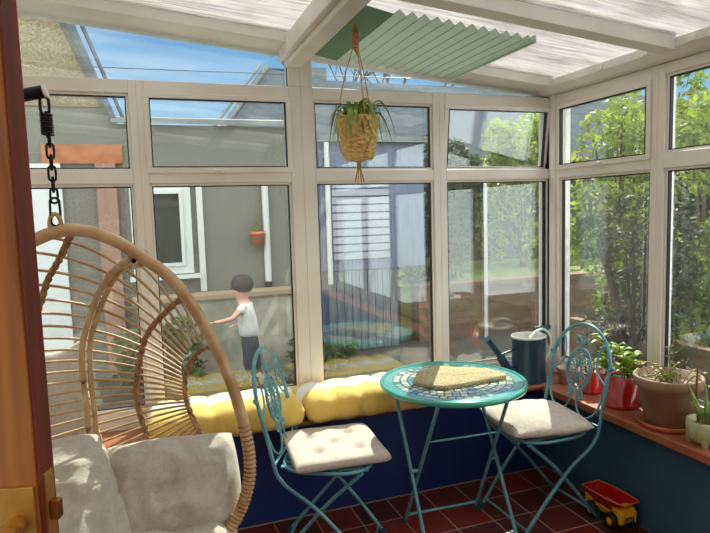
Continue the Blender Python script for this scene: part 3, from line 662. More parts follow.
def pillow(w, d, h, nx=28, ny=28, p=3.0, corner=.0, tufts=None, tr=.03, td=.02, wr=.0, seed=0, flat=0, edge=.5, top_only=False):
    """pillow mesh: grid top + bottom"""
    m = MB(); vs = []; 
    def hgt(a, b):
        t = max(0, (1-abs(a)**p))*max(0, (1-abs(b)**p)); return t**edge
    idx = {}
    for side in (1, -1):
        for i in range(nx+1):
            for j in range(ny+1):
                a = -1+2*i/nx; b = -1+2*j/ny
                a = sin(a*pi/2)*.75+a*.25; b = sin(b*pi/2)*.75+b*.25
                e = 1-corner*(abs(a)*abs(b))**2*1.0
                x_ = a*w/2*(1-corner*(b*b)*(1-abs(a))*0)*e; y_ = b*d/2*e
                x_ *= 1-.04*(1-abs(b)) if False else 1
                z_ = side*h/2*hgt(a, b)
                if tufts and side > 0:
                    for tx, ty in tufts:
                        q = ((x_-tx)**2+(y_-ty)**2)/(tr*tr); z_ -= td*math.exp(-q)
                if wr:
                    nz_ = mnoise.noise(Vector((x_*7+seed, y_*7, side*2)))*wr+mnoise.noise(Vector((x_*22+seed, y_*14, side*2)))*wr*.35
                    fo_ = 1-abs(mnoise.noise(Vector((x_*9+y_*5+seed, y_*9-x_*4, seed+side)))); nz_ += wr*.55*fo_**6
                z_ += nz_*hgt(a, b)
                key = (i, j, 1 if (0 < i < nx and 0 < j < ny) and side < 0 else 0)
                if key not in idx: idx[key] = len(vs); vs.append((x_, y_, z_))
    for side in (0, 1):
        for i in range(nx):
            for j in range(ny):
                def g(i_, j_): return idx[(i_, j_, side)] if (i_, j_, side) in idx else idx[(i_, j_, 0)]
                f = (g(i, j), g(i+1, j), g(i+1, j+1), g(i, j+1)); m.add([], [])
                m.f.append(list(f if side == 0 else f[::-1])); m.sm.append(True); m.mi.append(0)
    m.v = [Vector(v) for v in vs]
    return m
def perimeter(w, d, p=1.0, n_=40, z=0, k=8, f=.5):
    P = []
    for i in range(n_):
        a = 2*pi*i/n_; ca, sa = cos(a), sin(a); rr = (abs(ca)**k+abs(sa)**k)**(-1/k); P.append((rr*w/2*ca*p, rr*d/2*sa*p, z))
    return P
T5 = [(0, 0), (.09, .09), (-.09, .09), (.09, -.09), (-.09, -.09)]
pad = empty('seat_cushion', (-1.372, -.345, .481), math.radians(-4), label='square pale cotton pad with five tufted dimples on the left folding chair', category='cushion', group='pale chair cushions')
pillow(.40, .40, .050, 36, 36, p=10, tufts=T5, tr=.024, td=.024, wr=.004, edge=.35).build('pad', chairpad, pad)
for tx, ty in T5: MB().lathe([(0, .014), (.008, .012), (.010, .008)], c=(tx, ty, -.010), k=10).build('button', chairpad, pad)
pad2 = empty('seat_cushion', (-.400, -.44, .494), math.radians(172), label='plump plain pale cushion with piped edge on the right folding chair', category='cushion', group='pale chair cushions')
pillow(.41, .40, .090, 30, 30, p=2.6, corner=.05, wr=.012, seed=4, edge=.45).build('pad', chairpad, pad2)
MB().tube([(x_*.955, y_*.955, -.006) for x_, y_, z_ in perimeter(.42, .40, k=5)], .0045, 6, True).build('piping', piping, pad2)

# ------------------------------------------------------------------ yellow and white bench cushions on the sill
def stripe_mat():
    M = mat('yellow_white_striped_cotton', srgb(240, 200, 96), .85, bump=.2, bscale=120, sheen=.2); n = M.node_tree.nodes; l = M.node_tree.links; b = n['Principled BSDF']
    tc = n.new('ShaderNodeTexCoord'); sp = n.new('ShaderNodeSeparateXYZ'); l.new(tc.outputs['Object'], sp.inputs[0])
    cr = n.new('ShaderNodeValToRGB'); cr.color_ramp.interpolation = 'CONSTANT'
    mr = n.new('ShaderNodeMapRange'); mr.inputs[1].default_value = -.15; mr.inputs[2].default_value = .15; l.new(sp.outputs['Y'], mr.inputs[0]); l.new(mr.outputs[0], cr.inputs[0])
    cr.color_ramp.elements[0].color = srgb(232, 196, 100); cr.color_ramp.elements[1].position = .44; cr.color_ramp.elements[1].color = srgb(236, 234, 228)
    x_ = cr.color_ramp.elements.new(.78); x_.color = srgb(232, 198, 106); l.new(cr.outputs[0], b.inputs['Base Color']); return M
stm = stripe_mat()
def bench_cushion(x0, x1, label, seed):
    w = x1-x0; root = empty('bench_cushion', ((x0+x1)/2, .02, .575), label=label, category='cushion', group='yellow and white striped bench cushions')
    nt = round(w/.14); vs = []; m = MB(); nx, ny = nt*10, 28
    # closed puffed profile around the section (y,z), modulated along x
    for i in range(nx+1):
        u = i/nx; x_ = -w/2+u*w; ph = u*nt*pi; puff = .55+.45*abs(sin(ph))**.7; endf = (1-abs(2*u-1)**14)**.4 if 0 < u < 1 else .0
        endf = max(.25, endf)
        for j in range(ny):
            a = 2*pi*j/ny; ca, sa = cos(a), sin(a); k_ = 3.2; rr = (abs(ca)**k_+abs(sa)**k_)**(-1/k_)
            y_ = ca*rr*.168*(.80+.20*puff*endf if ca < 0 else .92)*(.93+.07*endf); z_ = sa*rr*.070
            if sa > 0:
                pw = .35+.65*abs(sin(ph))**.7
                dimple = math.exp(-((y_-.01)/.028)**2)*.028*(1-abs(sin(ph))**.7*.6)
                z_ = z_*(.72+.28*pw)*endf-dimple
            else: z_ *= endf**.5
            z_ += mnoise.noise(Vector((x_*16+seed, y_*14, sa)))*.005; y_ += mnoise.noise(Vector((x_*20+seed, 5, sa*3)))*.006*(ca < 0)
            vs.append((x_, y_, max(z_, -.064) if y_ > -.105 else z_*(1.0+.25*(sa < 0))))
    fs = [(i*ny+j, (i+1)*ny+j, (i+1)*ny+(j+1) % ny, i*ny+(j+1) % ny) for i in range(nx) for j in range(ny)]+[list(range(ny)), [nx*ny+j for j in range(ny)][::-1]]
    m.add(vs, fs, True); m.build('cushion_body', stm, root)
    for k_ in range(1, nt): MB().lathe([(0, .007), (.009, .005), (.011, 0)], c=(-w/2+k_*w/nt, .01, .016), k=10).build('button', stm, root)
    return root
bench_cushion(-2.13, -1.435, 'yellow and white tufted bench cushion on the sill behind the egg chair and left chair', 1)
bench_cushion(-1.425, -.73, 'yellow and white tufted bench cushion on the sill behind the round table', 9)

# ------------------------------------------------------------------ watering can and sill things
wc = empty('watering_can', (-.085, .035, .51), label='dark blue-green watering can with pale rim on the sill by the corner post', category='watering can')
MB().lathe([(0, 0), (1, 0), (1.0, .01), (.97, .02), (.97, .235), (1.0, .24), (1.0, .25)], k=40, sx=.100, sy=.088).build('body', canblue, wc)
m = MB().lathe([(1.0, .25), (1.02, .255), (1.0, .262), (.94, .262), (.93, .20)], k=40, sx=.1, sy=.088); m.build('rim', canrim, wc)
m = MB().tube(smooth_pts([(-.085, 0, .045), (-.14, 0, .085), (-.20, -.01, .17), (-.275, -.02, .262)], 5), [.028]*5+[.024]*5+[.016]*5+[.013], 12)
m.tube([(-.262, -.018, .25), (-.285, -.022, .272)], [.015, .020], 12); m.tube([(-.095, 0, .19), (-.20, -.01, .168)], .006, 6); m.build('spout', canblue, wc)
m = MB().tube(smooth_pts([(-.03, -.05, .258), (.03, -.03, .285), (.10, 0, .285), (.145, 0, .24), (.14, 0, .16), (.098, 0, .08)], 5), .008, 8); m.build('handle', canrim, wc)
MB().lathe([(0, .215), (.093, .215)], k=32, sx=1, sy=.9).build('water', mat('dark_water', (.01, .015, .02, 1), .05), wc)
sb = empty('spray_bottle', (.085, .115, .51), label='spray bottle with dark green trigger head in front of the corner post', category='bottle')
MB().lathe([(0, 0), (.030, 0), (.033, .01), (.033, .12), (.014, .20), (.012, .235), (0, .235)], k=20).build('bottle_body', mat('cloudy_pink_bottle', srgb(206, 176, 166), .3, trans=.3), sb)
MB().box(-.06, .035, -.012, .012, .262, .285).box(-.014, .014, -.012, .012, .232, .265).tube([(-.02, 0, .262), (-.045, 0, .235), (-.038, 0, .21)], .005, 6).tube([(-.06, 0, .274), (-.075, 0, .274)], .012, 8).build('spray_head', spraygreen, sb, bevel=.003)

# ------------------------------------------------------------------ pots on the right sill
def pot_prof(rb, rt, h, lip, wall=.008, base_lip=0):
    p = [(0, 0), (rb, 0)]
    if base_lip: p += [(rb+.004, .003), (rb+.004, base_lip), (rb+.0, base_lip+.003)]
    q = lambda z: rb+(rt-lip_w-rb)*z/h
    lip_w = .008 if lip else 0
    p += [(q(h-lip), h-lip)]
    if lip: p += [(rt, h-lip+.002), (rt+.002, h-.004), (rt, h)]
    else: p += [(rt, h)]
    p += [(rt-wall, h), (rt-wall-.006, h-.035), (0, h-.035)]
    return p
def leaf(m, p, d, L, w, droop=.3, up=Vector((0, 0, 1))):
    d = d.normalized(); s = d.cross(up).normalized() if abs(d.z) < .95 else Vector((1, 0, 0)); nrm = s.cross(d); vs = []; K = 5
    for i in range(K+1):
        t = i/K; c = p+d*L*t-Vector((0, 0, 1))*droop*L*t*t; ww = w*.5*sin(pi*(t*.9+.07))**.8 if i < K else .0005
        vs += [c-s*ww+nrm*ww*.35, c, c+s*ww+nrm*ww*.35]
    m.add(vs, [f for i in range(K) for f in ((3*i, 3*i+1, 3*i+4, 3*i+3), (3*i+1, 3*i+2, 3*i+5, 3*i+4))], True)
def leafy_stem(m, ms, base, top, nl, L, w, R_, spread=1.0):
    base, top = Vector(base), Vector(top); mid = (base+top)/2+Vector((R_.uniform(-.01, .01), R_.uniform(-.01, .01), 0))
    P = smooth_pts([base, mid, top], 5); ms.tube(P, .0025, 5)
    for i in range(nl):
        t = .25+.75*i/(nl-1); p = P[min(int(t*(len(P)-1)), len(P)-1)]; a = i*2.4+R_.uniform(-.4, .4)
        d = Vector((cos(a)*spread, sin(a)*spread, R_.uniform(.1, .9))); leaf(m, p, d, L*R_.uniform(.7, 1.2), w, R_.uniform(.2, .6))
# red pot
rp = empty('potted_plant', (.055, -.50, .51), label='red glazed pot with yellow-green leafy stems behind the right chair', category='potted plant')
MB().lathe(pot_prof(.080, .108, .165, .0, base_lip=.02), k=40).build('pot', red, rp)
MB().lathe([(0, .135), (.10, .135)], k=30).build('soil', soil, rp)
R_ = random.Random(11); m = MB(); ms = MB()
for (bx, by, tx, ty, h, nl, L) in [(-.03, .05, -.04, .07, .35, 16, .085), (-.04, .03, -.05, .04, .29, 14, .08), (-.02, .07, .0, .09, .26, 11, .07)]:
    leafy_stem(m, ms, (bx, by, .13), (tx, ty, h), nl, L, .026, R_, .7)
for j in range(5):
    a = j*1.3; leafy_stem(m, ms, (.0+.02*cos(a), -.045+.02*sin(a), .13), (-.01+.035*cos(a), -.05+.03*sin(a), .25+.03*(j % 3)), 11, .055, .038, R_, .6)
m.build('leaves', leafy, rp); ms.build('stem', leafd, rp)
r2 = empty('potted_plant', (.075, -.27, .51), label='smaller red pot half hidden behind the right chair back', category='potted plant')
MB().lathe(pot_prof(.055, .075, .115, .0, base_lip=.012), k=32).build('pot', red, r2)
m = MB(); ms = MB()
for j in range(4):
    a = j*1.6; leafy_stem(m, ms, (.02*cos(a), .02*sin(a), .08), (.03*cos(a), .03*sin(a), .17), 6, .04, .02, R_)
m.build('leaves', leafd, r2); ms.build('stem', leafd, r2)
r3 = empty('plant_pot', (.07, -.09, .51), label='small dusky pink pot near the corner post', category='plant pot')
MB().lathe(pot_prof(.036, .048, .09, .015), k=28).build('pot', pinkpot, r3)
# big clay pot on a saucer
bp_ = empty('potted_plant', (.045, -.79, .51), label='big brown clay pot with spindly trailing stems on an orange saucer', category='potted plant')
MB().lathe([(0, 0), (.105, 0), (.118, .006), (.126, .024), (.121, .027), (.112, .012), (0, .010)], k=44).build('saucer', terra, bp_)
MB().lathe([(r, z+.012) for r, z in pot_prof(.090, .140, .215, .045, .010)], k=48).build('pot', brownpot, bp_)
MB().lathe([(0, .185), (.125, .185)], k=36).build('soil', soil, bp_)
m = MB(); ms = MB()
for j in range(16):
    a = R_.uniform(0, 2*pi); L = R_.uniform(.05, .17); b0 = Vector((R_.uniform(-.05, .05), R_.uniform(-.05, .05), .19))
    e_ = b0+Vector((cos(a)*L, sin(a)*L, R_.uniform(-.0, .06))); P = smooth_pts([b0, (b0+e_)/2+Vector((0, 0, R_.uniform(.02, .05))), e_], 4); ms.tube(P, .0028, 5)
    for i in range(4): leaf(m, P[-1-i*2], Vector((cos(a+i*2), sin(a+i*2), .4)), .024, .014, .3)
P = smooth_pts([(-.0, -.01, .19), (.01, 0, .25), (.015, .01, .30), (.03, .02, .345)], 4); ms.tube(P, .004, 6)
for i in range(7): leaf(m, P[-1-i], Vector((cos(i*2.1), sin(i*2.1), .6)), .03, .018, .3)
P = smooth_pts([(-.02, .06, .19), (-.02, .11, .235), (-.015, .15, .25), (-.02, .19, .245)], 4); ms.tube(P, .003, 6)
for i in range(9): leaf(m, P[-1-i], Vector((cos(i*2.1), sin(i*2.1), .5)), .028, .018, .3)
m.build('leaves', leafy, bp_); ms.build('stem', stemm, bp_)
# pale green footed pot with aloe
ap = empty('potted_plant', (.02, -1.005, .51), label='small pale green footed pot with an aloe at the right picture edge', category='potted plant')
m = MB().lathe([(r, z+.014) for r, z in [(0, 0), (.058, 0), (.070, .012), (.075, .04), (.076, .085), (.070, .085), (.066, .07), (0, .07)]], k=36)
for j in range(4):
    a = j*pi/2+.6; m.tube([(.055*cos(a), .055*sin(a), 0), (.062*cos(a), .062*sin(a), .03)], [.011, .016], 8)
m.build('pot', palegreen, ap)
m = MB()
def spike(m, b, d, L, r):
    b = Vector(b); d = Vector(d).normalized(); P = [b+d*L*t+Vector((0, 0, .12*L*t*t)) for t in (0, .3, .6, .85, 1)]; m.tube(P, [r, r*.95, r*.7, r*.35, .0008], 6)
for (d, L) in [((-.2, .5, 1), .16), ((.1, -.2, 1), .19), ((-.3, -.6, 1), .17), ((.3, .3, .9), .14), ((-.6, .1, .8), .12), ((.2, -.7, .9), .15), ((-.1, .9, .8), .10)]: spike(m, (0, 0, .08), d, L, .011)
m.build('leaves', leafg, ap)
m = MB(); m.tube([(-.01, .03, .08), (.01, .06, .19), (.02, .065, .31)], [.006, .005, .003], 6); spike(m, (-.02, -.03, .08), (-.1, -.5, 1), .22, .012); m.build('stem', redstem, ap)

# ------------------------------------------------------------------ toy dump truck (local +x = length toward the viewer end)
tk = empty('toy_dump_truck', (-.082, -.592, 0), math.radians(-88), label='yellow and black toy dump truck with red tipper on the floor tiles', category='toy truck')
m = MB(); m.box(-.10, .105, -.030, .030, .032, .058); m.box(-.115, -.06, -.045, .045, .040, .072); m.build('chassis', yel, tk, bevel=.004)
m = MB(); fx = lambda p, d: Vector((p[0], d, p[1]))
m.prism([(.060, .034), (.122, .030), (.126, .075), (.108, .100), (.060, .100)], fx, -.048, .048); m.build('cab', yel, tk, bevel=.004)
m = MB(); m.prism([(.123, .036), (.1275, .036), (.1285, .062), (.125, .062)], fx, -.028, .028); m.build('name_panel', blk, tk)
fc = bpy.data.curves.new('lettering', 'FONT'); fc.body = 'CAT'; fc.size = .024; fc.align_x = 'CENTER'; fc.align_y = 'CENTER'; fc.extrude = .0006
fo = bpy.data.objects.new('lettering', fc); COL.objects.link(fo); fo.parent = tk; fo.location = (.1292, 0, .049); fo.rotation_euler = (pi/2, 0, pi/2)
lme = bpy.data.meshes.new_from_object(fo); bpy.data.objects.remove(fo)
fo = bpy.data.objects.new('lettering', lme); COL.objects.link(fo); fo.parent = tk; fo.location = (.1292, 0, .049); fo.rotation_euler = (pi/2, 0, pi/2)
lme.materials.clear(); lme.materials.append(white)
for xx, yy in ((-.065, -1), (-.065, 1), (.068, -1), (.068, 1)):
    Mx = Matrix.Translation((xx, yy*.058, .036)) @ Matrix.Rotation(pi/2, 4, 'X')
    m = MB().lathe([(.012, -.016), (.030, -.017), (.036, -.012), (.036, .012), (.030, .017), (.012, .016)], M=Mx, k=28)
    for j in range(14):
        a = 2*pi*j/14; m.box(-.003, .003, .034, .0385, -.012, .012, Mx @ Matrix.Rotation(a, 4, 'Z'))
    o = m.build('wheel', blk, tk)
    MB().lathe([(0, -.018), (.010, -.018), (.018, -.0165), (.0185, -.012), (.0185, .012), (.018, .0165), (.010, .018), (0, .018)], M=Mx, k=22).build('hub', yel, o)
# tipper body
m = MB(); nb = [(-.135, .118), (-.120, .088), (-.03, .066), (.045, .070), (.085, .092), (.135, .122)]
outer = [(-.140, -.060, .122), (-.10, -.064, .128), (0, -.066, .126), (.10, -.062, .128), (.138, -.052, .128)]
lo_ = [(-.120, .108), (-.070, .080), (.0, .066), (.050, .078), (.095, .108)]
vs = []
top_ = [(-.140, .056, .126), (-.06, .064, .130), (.03, .066, .130), (.10, .060, .132), (.140, .046, .134)]
bot_ = [(-.122, .040, .098), (-.06, .042, .074), (.03, .042, .072), (.085, .040, .092), (.112, .034, .112)]
for s in (-1, 1):
    for (x_, y_, z_) in top_: vs.append((x_, s*y_, z_))
    for (x_, y_, z_) in bot_: vs.append((x_, s*y_, z_))
n5 = 5; fs = []
for i in range(4):
    fs += [(i, i+1, i+6, i+5), (10+i, 15+i, 16+i, 11+i), (5+i, 6+i, 16+i, 15+i)]
fs += [(0, 5, 15, 10), (4, 14, 19, 9)]
m.add(vs, fs); o = m.build('tipper', redtoy, tk); md = o.modifiers.new('s', 'SOLIDIFY'); md.thickness = .004; md.offset = 0
m = MB(); m.tube([(x_, y_, z_) for x_, y_, z_ in top_]+[(x_, -y_, z_) for x_, y_, z_ in top_[::-1]], .0035, 6, True); m.build('tipper_rim', mat('orange_yellow_rim', srgb(230, 110, 40), .3, coat=.5), tk)
m = MB(); m.prism([(-.10, .060), (-.02, .060), (.055, .066), (.03, .070), (-.06, .072), (-.12, .094)], fx, -.050, .050); tk.scale = (.92, .95, 1); m.build('bed_support', yel, tk, bevel=.003)
MB().box(-.125, -.10, -.048, .048, .050, .090).build('grille', yel, tk, bevel=.003)

# ------------------------------------------------------------------ hanging egg chair
EU, EV, EY = -2.28, .73, -.96
eg = empty('hanging_egg_chair', (EU, EY, EV-.36), label='rattan egg-shaped hanging chair with open ribbed shell', category='hanging chair')
def E(u, v, inset=0):   # point on shell (local to root)
    h = .74 if v > 0 else .36; r2 = (u/.452)**2+(v/h)**2; return Vector((u, .5*sqrt(max(0, 1-r2)), v+.36))
right = [(-.002, .742), (.058, .73), (.12, .70), (.165, .666), (.229, .614), (.275, .559), (.327, .469), (.366, .384), (.409, .257), (.439, .127), (.452, -.002), (.430, -.11), (.375, -.20), (.29, -.275), (.17, -.335), (0, -.36)]
left_ = [(-u, v) for u, v in right[1:-1]][::-1]
rimp = [Vector((u, 0, v+.36)) for u, v in right+left_]
loop = smooth_pts(rimp+[rimp[0]], 3)[:-1]
MB().tube(loop, .0175, 12, True).build('rim', ratt, eg)
hoop = [(.143, .661), (.082, .595), (.03, .515), (-.016, .407), (-.04, .316), (-.046, .183), (-.043, .05), (-.04, -.12), (-.02, -.25), (0, -.345)]
hl = smooth_pts([E(*p) if i else Vector((.150, .0, .655+.36)) for i, p in enumerate(hoop)], 5)
MB().tube(hl, .0105, 10).tube(smooth_pts([E(*p)+Vector((.024, .004, 0)) if i else Vector((.172, .004, .636+.36)) for i, p in enumerate(hoop)], 5), .0095, 10).build('spine', ratt, eg)
mid = [(.300, .530), (.24, .449), (.175, .358), (.141, .242), (.127, .126), (.139, .03), (.17, -.07), (.23, -.15), (.31, -.22), (.36, -.22)]
sml = [(.385, .352), (.351, .325), (.31, .264), (.291, .172), (.3, .085), (.332, .002), (.365, -.06), (.42, -.10)]
mir = lambda L: [(-.06-u if i and i < len(L)-1 else -u, v) for i, (u, v) in enumerate(L)]
midL = [(-.002, .735), (-.059, .652), (-.105, .582), (-.14, .50), (-.185, .40), (-.215, .28), (-.22, .15), (-.21, .03), (-.22, -.08), (-.28, -.18), (-.35, -.22)]
def braid(L, r=.0075):
    P = smooth_pts([E(*p) for p in L], 8); m = MB()
    for ph in (0, 2.1, 4.2):
        Q = []
        for i, p in enumerate(P):
            a = i*.9+ph; Q.append(p+Vector((cos(a), sin(a)*.8, sin(a)*.6))*r*.8)
        m.tube(Q, r*.85, 6)
    return m
for L in (mid, midL): braid(L).build('braided_ring', ratd, eg)
for L in (sml, mir(sml)): braid(L, .0065).build('braided_ring', ratd, eg)
# ribs
def interp(L, v):
    for (u0, v0), (u1, v1) in zip(L[:-1], L[1:]):
        if min(v0, v1) <= v <= max(v0, v1) and v0 != v1: return u0+(u1-u0)*(v-v0)/(v1-v0)
    return L[-1][0]
def inside(u, v, f=.995):
    h = .74 if v > 0 else .36; return (u/.452)**2+(v/h)**2 < f
def spine_u(v): return interp(hoop, max(-.34, min(.66, v)))
NR = 36
for i in range(NR):
    # each rib leaves the small ring at the rim side, fans out, crosses the spine and runs on round the far side
    cx_, cy_ = .40, .13
    a = math.radians(106+i*(268-106)/(NR-1)); ca, sa = cos(a), sin(a); t0 = .10+.02*abs(sa)+(.07*max(0, sa))
    t = t0; u, v = cx_+ca*t*.95, cy_+sa*t*1.3; dv = sa*1.15; pts = []; slope = 0
    while t < 1.2:
        pts.append((u, v)); dv_ = dv*(1-.55*min(1, (t-t0)/.35)); u += ca*.014; v += dv_*.014; t += .014
        if not inside(u, v): break
        if u <= spine_u(v):
            slope = -dv_/ca*.014 if ca < -.05 else 0
            for j in range(60):
                u -= .014; slope *= .93; v += slope
                if not inside(u, v, .99): break
                pts.append((u, v))
            break
    q = [p for p in pts if inside(p[0], p[1], .999)]
    if len(q) > 2: MB().tube([E(*p) for p in q[::2]+[q[-1]]], .0047, 5).build('rib', ratt, eg)
# lower left ribs meet the mirrored small ring
for i in range(9):
    v0 = -.05-.03*i
    q = [(spine_u(v0)-.02*k, v0+.0004*k*k) for k in range(20)]; q = [p for p in q if inside(p[0], p[1], .98)]
    if len(q) > 2: MB().tube([E(*p) for p in q], .0047, 5).build('rib', ratt, eg)
# bolts and binding
m = MB()
for (u, v, w_) in [(.155, .648, -.012), (-.045, .20, .46), (-.043, .02, .48)]:
    m = MB(); p = Vector((u, w_, v+.36)) if w_ < .1 else E(u, v)+Vector((0, -.014, 0)); m.lathe([(0, -.006), (.006, -.004), (.007, .004)], M=Matrix.Translation(p) @ Matrix.Rotation(pi/2, 4, 'X'), k=10); m.build('bolt', black, eg)
m = MB()
for k_ in range(26):
    i = int(len(loop)*(.30+.10*k_/26)); p = loop[i]; q = loop[(i+1) % len(loop)]; t = (q-p).normalized(); f_ = (.30+.10*k_/26)*len(loop)-i
    c = p.lerp(q, f_); a1 = t.orthogonal().normalized(); b1 = t.cross(a1); m.tube([c+(a1*cos(x_*pi/6)+b1*sin(x_*pi/6))*.0175 for x_ in range(12)], .003, 5, True)
m.build('binding', ratd, eg)
m = MB(); m.tube([Vector((-.036+.014*cos(x_*pi/8), .0, 1.115+.030*sin(x_*pi/8))) for x_ in range(16)], .006, 8, True); m.build('hanging_loop', ratt, eg)

# chain and stand
CX, CY = -2.314, -.96
ch = empty('chain', (CX, CY, 1.485), label='black steel chain with a spring holding the egg chair', category='chain')
def link(m, z, L, w, rot, r=.0035, cx=0):
    P = []
    for i in range(16):
        a = 2*pi*i/16; x_ = w*cos(a); z_ = (L/2-w)*(1 if sin(a) > 0 else -1)*(1 if abs(sin(a)) > .01 else 0)+w*sin(a)
        P.append(Vector((x_*cos(rot)+cx, x_*sin(rot), z+z_)))
    m.tube(P, r, 6, True)
zs = .012
link_m = MB(); link(link_m, .035, .075, .012, .2); link_m.build('carabiner', blackmetal, ch)
zz = .078; i = 0
while zz < .235:
    m = MB(); link(m, zz, .040, .009, (i % 2)*pi/2+.3, .0032, -.0002*i); m.build('link', blackmetal, ch); zz += .0295; i += 1
m = MB(); m.tube([Vector((.014*cos(a_*.6)-.004, .014*sin(a_*.6), .238+a_*.00062)) for a_ in range(90)], .003, 5); m.tube([(-.004, 0, .23), (-.004, 0, .30)], .004, 6); m.build('spring', blackmetal, ch)
m = MB(); link(m, .314, .046, .011, .4, .004, -.006); m.build('link', blackmetal, ch)
st = empty('hanging_chair_stand', (-2.75, -.72, 0), label='black tubular steel stand with a white end cap above the egg chair', category='stand')
ls = lambda x, y, z: Vector((x+2.75, y+.72, z))
arcp = [ls(-2.86, -.50, .03), ls(-2.93, -.62, .5), ls(-2.95, -.70, 1.0), ls(-2.90, -.78, 1.42), ls(-2.72, -.86, 1.68), ls(-2.50, -.93, 1.79), ls(-2.318, -.965, 1.835)]
MB().tube(smooth_pts(arcp, 6), .017, 14).build('pole', blackmetal, st)
d_ = (arcp[-1]-arcp[-2]).normalized(); MB().tube([arcp[-1], arcp[-1]+d_*.006], .0168, 14).build('end_cap', whitecap, st)
m = MB(); m.tube([ls(-2.28+.42*cos(a*pi/16), -.72+.42*sin(a*pi/16), .02) for a in range(32)], .018, 10, True); m.tube([ls(-2.70, -.72, .02), ls(-2.86, -.50, .03)], .018, 10); m.build('base', blackmetal, st)

# cushions in the egg chair
def cushion(loc, rot, w, d, h, label, seed, wr=.02, p=3.0, corner=.05, edge=.45):
    root = pillow(w, d, h, 40, 40, p=p, corner=corner, wr=wr, seed=seed, edge=edge).build('egg_chair_cushion', linen, None, label=label, category='cushion', group='light grey egg chair cushions')
    root.location = loc; root.rotation_euler = rot; return root
cushion((-2.05, -.86, .662), (math.radians(52), math.radians(3), math.radians(4)), .41, .30, .18, 'light grey linen back cushion on the right side of the egg chair', 3, .034, p=2.3, edge=.5)
cushion((-2.355, -.93, .69), (math.radians(46), math.radians(4), math.radians(30)), .34, .40, .18, 'light grey linen cushion standing at the left of the egg chair, striped by rib shadows', 8, .034, p=2.4, edge=.5)
cushion((-2.20, -1.0, .492), (math.radians(5), 0, 0), .66, .50, .17, 'light grey linen seat cushion at the bottom of the egg chair', 15, .034, p=2.6, edge=.5)
wcx = pillow(.20, .40, .10, 30, 30, p=2.6, corner=-.16, wr=.02, seed=30, edge=.5).build('scatter_cushion', linen, None, label='pale grey scatter cushion with pointed corner on the sill behind the egg chair', category='cushion')
wcx.location = (-2.46, .03, .735); wcx.rotation_euler = (math.radians(84), math.radians(-6), math.radians(12))

# ------------------------------------------------------------------ child in the garden
skin = mat('skin', srgb(206, 156, 132), .6); hair = mat('dark_hair', srgb(40, 32, 30), .7, bump=.5, bscale=80); shirt = mat('white_shirt', srgb(216, 214, 212), .9); trous = mat('dark_trousers', srgb(52, 56, 62), .9)
cx0, cy0 = -1.22, 2.75
kid = empty('person', (cx0, cy0, -.1), rz=0, label='small dark-haired child in a white shirt standing outside, reaching left', category='person'); kid.scale = (1.3, 1.3, 1.06)
def skinmesh(name, joints, edges, mt, parent, lev=2, root_i=0):
    me = bpy.data.meshes.new(name); me.from_pydata([j[0] for j in joints], edges, []); o = bpy.data.objects.new(name, me); COL.objects.link(o); o.parent = parent; me.materials.append(mt)
    md = o.modifiers.new('skin', 'SKIN'); md.use_smooth_shade = True
    for i, j in enumerate(joints):
        sv = me.skin_vertices[0].data[i]; sv.radius = j[1] if isinstance(j[1], tuple) else (j[1], j[1]); sv.use_root = (i == root_i)
    s = o.modifiers.new('sub', 'SUBSURF'); s.levels = lev; s.render_levels = lev; return o
J = [((0, 0, .44), (.05, .04)), ((-.01, 0, .56), (.06, .05)), ((-.025, 0, .68), (.075, .055)), ((-.035, 0, .76), .03), ((-.045, 0, .83), (.065, .072)), ((-.05, -.0, .90), (.06, .068)),
     ((-.05, -.085, .71), .028), ((-.13, -.11, .62), .023), ((-.22, -.10, .60), .018), ((-.26, -.10, .60), .016),
     ((.01, .085, .71), .028), ((.035, .10, .60), .022), ((-.04, .09, .52), .018), ((-.08, .09, .52), .016),
     ((-.01, -.045, .36), .045), ((-.02, -.05, .2), .034), ((.0, -.05, .04), .025), ((-.06, -.05, .02), .02),
     ((.02, .045, .36), .045), ((.04, .05, .2), .034), ((.06, .05, .04), .025), ((0, .05, .02), .02)]
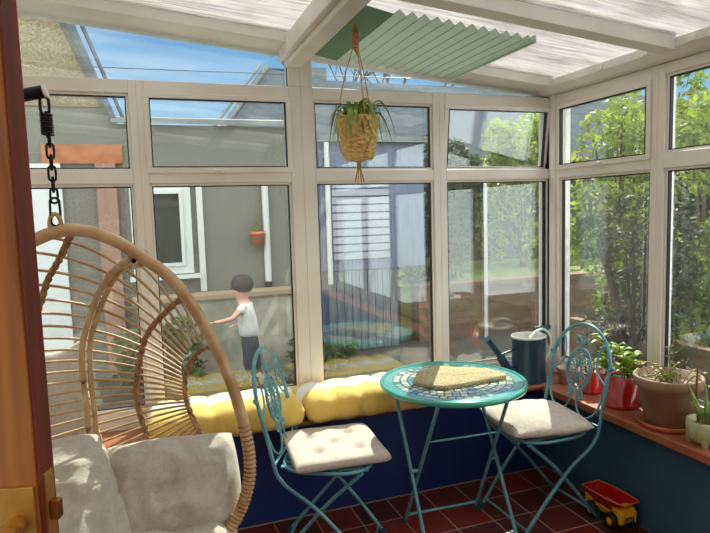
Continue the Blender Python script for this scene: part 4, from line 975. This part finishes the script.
Ed = [(0, 1), (1, 2), (2, 3), (3, 4), (4, 5), (2, 6), (6, 7), (7, 8), (8, 9), (2, 10), (10, 11), (11, 12), (12, 13), (0, 14), (14, 15), (15, 16), (16, 17), (0, 18), (18, 19), (19, 20), (20, 21)]
skinmesh('body', J, Ed, skin, kid)
skinmesh('shirt', [((0, 0, .40), (.110, .092)), ((-.01, 0, .56), (.088, .072)), ((-.025, 0, .68), (.085, .065)), ((-.03, 0, .735), .042), ((-.05, -.085, .705), .04), ((-.09, -.10, .665), .036), ((.01, .085, .705), .04), ((.025, .095, .65), .036)], [(0, 1), (1, 2), (2, 3), (2, 4), (4, 5), (2, 6), (6, 7)], shirt, kid)
skinmesh('trousers', [((0, 0, .40), (.078, .066)), ((-.01, -.045, .31), .056), ((-.02, -.05, .2), .046), ((.0, -.05, .07), .038), ((.02, .045, .31), .056), ((.04, .05, .2), .046), ((.06, .05, .07), .038), ((0, 0, .49), (.07, .06))], [(0, 1), (1, 2), (2, 3), (0, 4), (4, 5), (5, 6), (0, 7)], trous, kid)
m = MB(); prof = [(0, .09), (.04, .082), (.065, .06), (.078, .03), (.08, 0), (.074, -.035), (.06, -.06)]
m.lathe(prof[::-1], c=(-.035, 0, .895), k=24, sx=1.0, sy=1.0); m.build('hair', hair, kid)
m = MB(); m.lathe([(0, .009), (.007, .006), (.009, 0), (.007, -.006), (0, -.009)], c=(-.112, -.026, .865), k=10); m.lathe([(0, .009), (.007, .006), (.009, 0), (.007, -.006), (0, -.009)], c=(-.112, .026, .865), k=10); m.build('eye', black, kid)
fl_ = MB()
for hnd in ((-.27, -.10, .60), (-.09, .09, .52)):
    for k_ in range(4): fl_.tube([Vector(hnd)+Vector((0, -.012+.008*k_, 0)), Vector(hnd)+Vector((-.022-.004*(k_ in (1, 2)), -.013+.0085*k_, -.003)), Vector(hnd)+Vector((-.036-.005*(k_ in (1, 2)), -.013+.0085*k_, -.012))], [.0045, .004, .003], 6)
    fl_.tube([Vector(hnd)+Vector((.01, -.014, .003)), Vector(hnd)+Vector((-.008, -.026, .004)), Vector(hnd)+Vector((-.02, -.028, 0))], [.005, .0045, .003], 6)
fl_.build('fingers', skin, kid)
